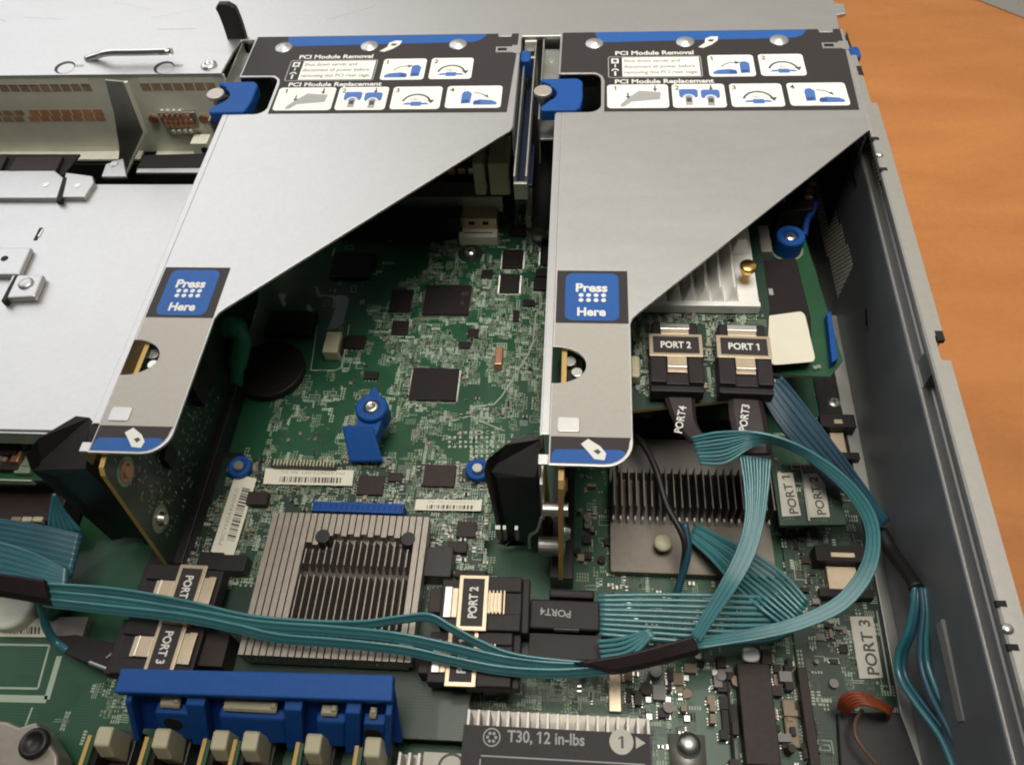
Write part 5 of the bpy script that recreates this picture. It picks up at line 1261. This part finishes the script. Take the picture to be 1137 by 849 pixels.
s.hull([(x_, y_, z_-.25) for x_, y_, z_ in top], top, 'paper'); s.build('paper_tab', cm)
s = MB(); q = [A(918, 347, ZM+4), A(923, 345, ZM+4), A(931, 398, ZM+4), A(924, 402, ZM+4)]; s.prism(q, ZM-8, ZM+4, 'blue_plastic'); s.build('edge_strip', cm, bevel=.3)
for px, py in ((905, 408), (909, 407)):
    s = MB(); x, y = A(px, py, ZM+1); s.box(x-.7, x+.7, y-.7, y+.7, ZM, ZM+1.2, 'solder'); s.build('solder_joint', cm)
x, y = A(856, 324, ZM+3.4); s = MB(); s.box(x-.8, x+.8, y-1.6, y+1.6, ZM+3.0, ZM+3.5, 'print_grey'); s.build('mark', cm)
s = MB(); s.tube(smoothpts([A3(893, 262, ZM+1), A3(896, 245, ZM+2), A3(902, 235, ZM+1), A3(905, 225, ZM)], 6), 1.3, 'blue_plastic_dark', 10); s.build('wire', cm, smooth=True)
# small orange contacts behind it
ct = thing('contact_block', 'dark contact block with four copper tabs under the right cage', 'connector', (85, 262, 20))
s = MB(); q = [A(868, 196, 40), A(906, 186, 40), A(904, 232, 40), A(866, 236, 40)]; s.prism(q, 20, 40, 'chip'); s.build('body', ct, bevel=.5)
for px, py, m in ((902, 202, 'copper'), (899, 210, 'copper'), (898, 217, 'nickel_tan'), (889, 198, 'smd_tan'), (871, 221, 'solder'), (885, 207, 'solder')):
    x, y = A(px, py, 41.5); s = MB(); s.box(x-1.5 if m != 'solder' else x-.6, x+1.5 if m != 'solder' else x+.6, y-.9, y+.9, 40, 41.5, m); s.build('tab', ct, bevel=.2)

# ================================================================ loose wires at the front right
wr = thing('wire_harness', 'four thin teal cables running along the foot of the right wall', 'cable', (105, 70, 2))
for pts, m in (([(1015, 651, 30), (1014, 672, 28), (1008, 700, 24), (997, 726, 18), (999, 752, 16), (1018, 782, 18), (1044, 818, 22), (1062, 860, 26)], 'teal_mid'),
               ([(1019, 651, 30), (1018, 675, 28), (1013, 702, 24), (1004, 728, 18), (1006, 752, 16), (1025, 780, 18), (1052, 816, 22), (1070, 860, 26)], 'teal_dark'),
               ([(1023, 652, 31), (1025, 680, 29), (1022, 712, 26), (1023, 740, 24), (1034, 772, 24), (1054, 810, 26), (1078, 860, 30)], 'teal_dark'),
               ([(1026, 652, 31), (1029, 680, 29), (1028, 712, 26), (1030, 738, 24), (1042, 770, 24), (1062, 808, 26), (1085, 860, 30)], 'teal_mid')):
    s = MB(); s.tube(smoothpts([A3(*p) for p in pts], 7), 1.05, 'teal_dark' if m == 'teal_dark' else 'teal_mid', 10); s.build('wire', wr, smooth=True)
ow = thing('orange_wires', 'curled bunch of orange wires in the dark front right corner', 'wires', (62, 55, 2))
for k in range(5):
    s = MB(); o_ = k*3.0
    s.tube(smoothpts([A3(931+o_*.8, 786+o_*.6, 8), A3(934+o_, 776+o_*.8, 13), A3(945+o_, 769+o_, 16), A3(960+o_, 771+o_*1.1, 16), A3(976+o_*.8, 779+o_, 13), A3(990-o_*.3, 786+o_*.9, 7)], 7), .6, 'orange_wire', 8); s.build('wire', ow, smooth=True)
s = MB(); s.tube(smoothpts([A3(957, 788, 8), A3(950, 800, 10), A3(950, 815, 11), A3(958, 830, 11), A3(975, 850, 10)], 7), .6, 'brown_wire', 8); s.build('wire', ow, smooth=True)
s = MB(); q = [A(930, 790, 4), A(1000, 790, 4), A(1030, 870, 4), A(935, 870, 4)]; s.prism(q, .2, 4, 'rubber'); o = s.build('fan_socket', None, bevel=.6); tag(o, 'flat black socket under the orange wires at the bottom edge', 'socket')
# black cable sleeve hugging the wall above the wires
s = MB(); s.tube(smoothpts([A3(978, 590, 14), A3(990, 612, 16), A3(1006, 635, 24), A3(1019, 655, 30)], 6), 2.4, 'rubber', 14); o = s.build('wall_sleeve', None, smooth=True); tag(o, 'black sleeve on the right wall where the thin teal cables begin', 'cable sleeve')

# ================================================================ camera, light, view
cam = bpy.data.cameras.new('camera'); co = bpy.data.objects.new('camera', cam); COL.objects.link(co)
mw = Matrix([[*CAM_M[0], 0], [*CAM_M[1], 0], [*CAM_M[2], CAM_P[2]*S], [0, 0, 0, 1]])
co.matrix_world = mw
cam.sensor_width = 36; cam.lens = FPX/1137*36; cam.clip_start = .01; cam.clip_end = 50
sc.camera = co

def area(name, loc, target, sx, sy, power, col):
    l = bpy.data.lights.new(name, 'AREA'); l.shape = 'RECTANGLE'; l.size = sx; l.size_y = sy; l.energy = power; l.color = col
    o = bpy.data.objects.new(name, l); COL.objects.link(o); o.location = loc
    o.rotation_euler = (Vector(target)-Vector(loc)).to_track_quat('-Z', 'Y').to_euler(); return o
area('window_light', (-1.25, 1.18, 1.05), (-.08, .22, .07), 2.0, 1.25, 10.5, (.90, .93, 1.0))
lt_ = area('ceiling_light', (.05, .22, .90), (.04, .375, .07), .45, .45, 1.5, (1.0, .95, .86)); lt_.data.spread = math.radians(66)
w = bpy.data.worlds.new('World'); sc.world = w; w.use_nodes = True                     # the room: pale wall behind, darker towards the camera
nt = w.node_tree; tc = nt.nodes.new('ShaderNodeTexCoord'); sx = nt.nodes.new('ShaderNodeSeparateXYZ'); rp_ = nt.nodes.new('ShaderNodeMapRange')
rp_.inputs[1].default_value = -.3; rp_.inputs[2].default_value = .7; rp_.inputs[3].default_value = .06; rp_.inputs[4].default_value = .42
nt.links.new(tc.outputs['Generated'], sx.inputs[0]); nt.links.new(sx.outputs['Y'], rp_.inputs[0]); nt.links.new(rp_.outputs[0], nt.nodes['Background'].inputs[1])
nt.nodes['Background'].inputs[0].default_value = (1.0, .94, .83, 1)
sc.view_settings.view_transform = 'Standard'; sc.view_settings.look = 'None'; sc.view_settings.exposure = 0; sc.view_settings.gamma = 1
sc.cycles.use_denoising = True; sc.cycles.sample_clamp_indirect = 3; sc.cycles.filter_width = 2.0
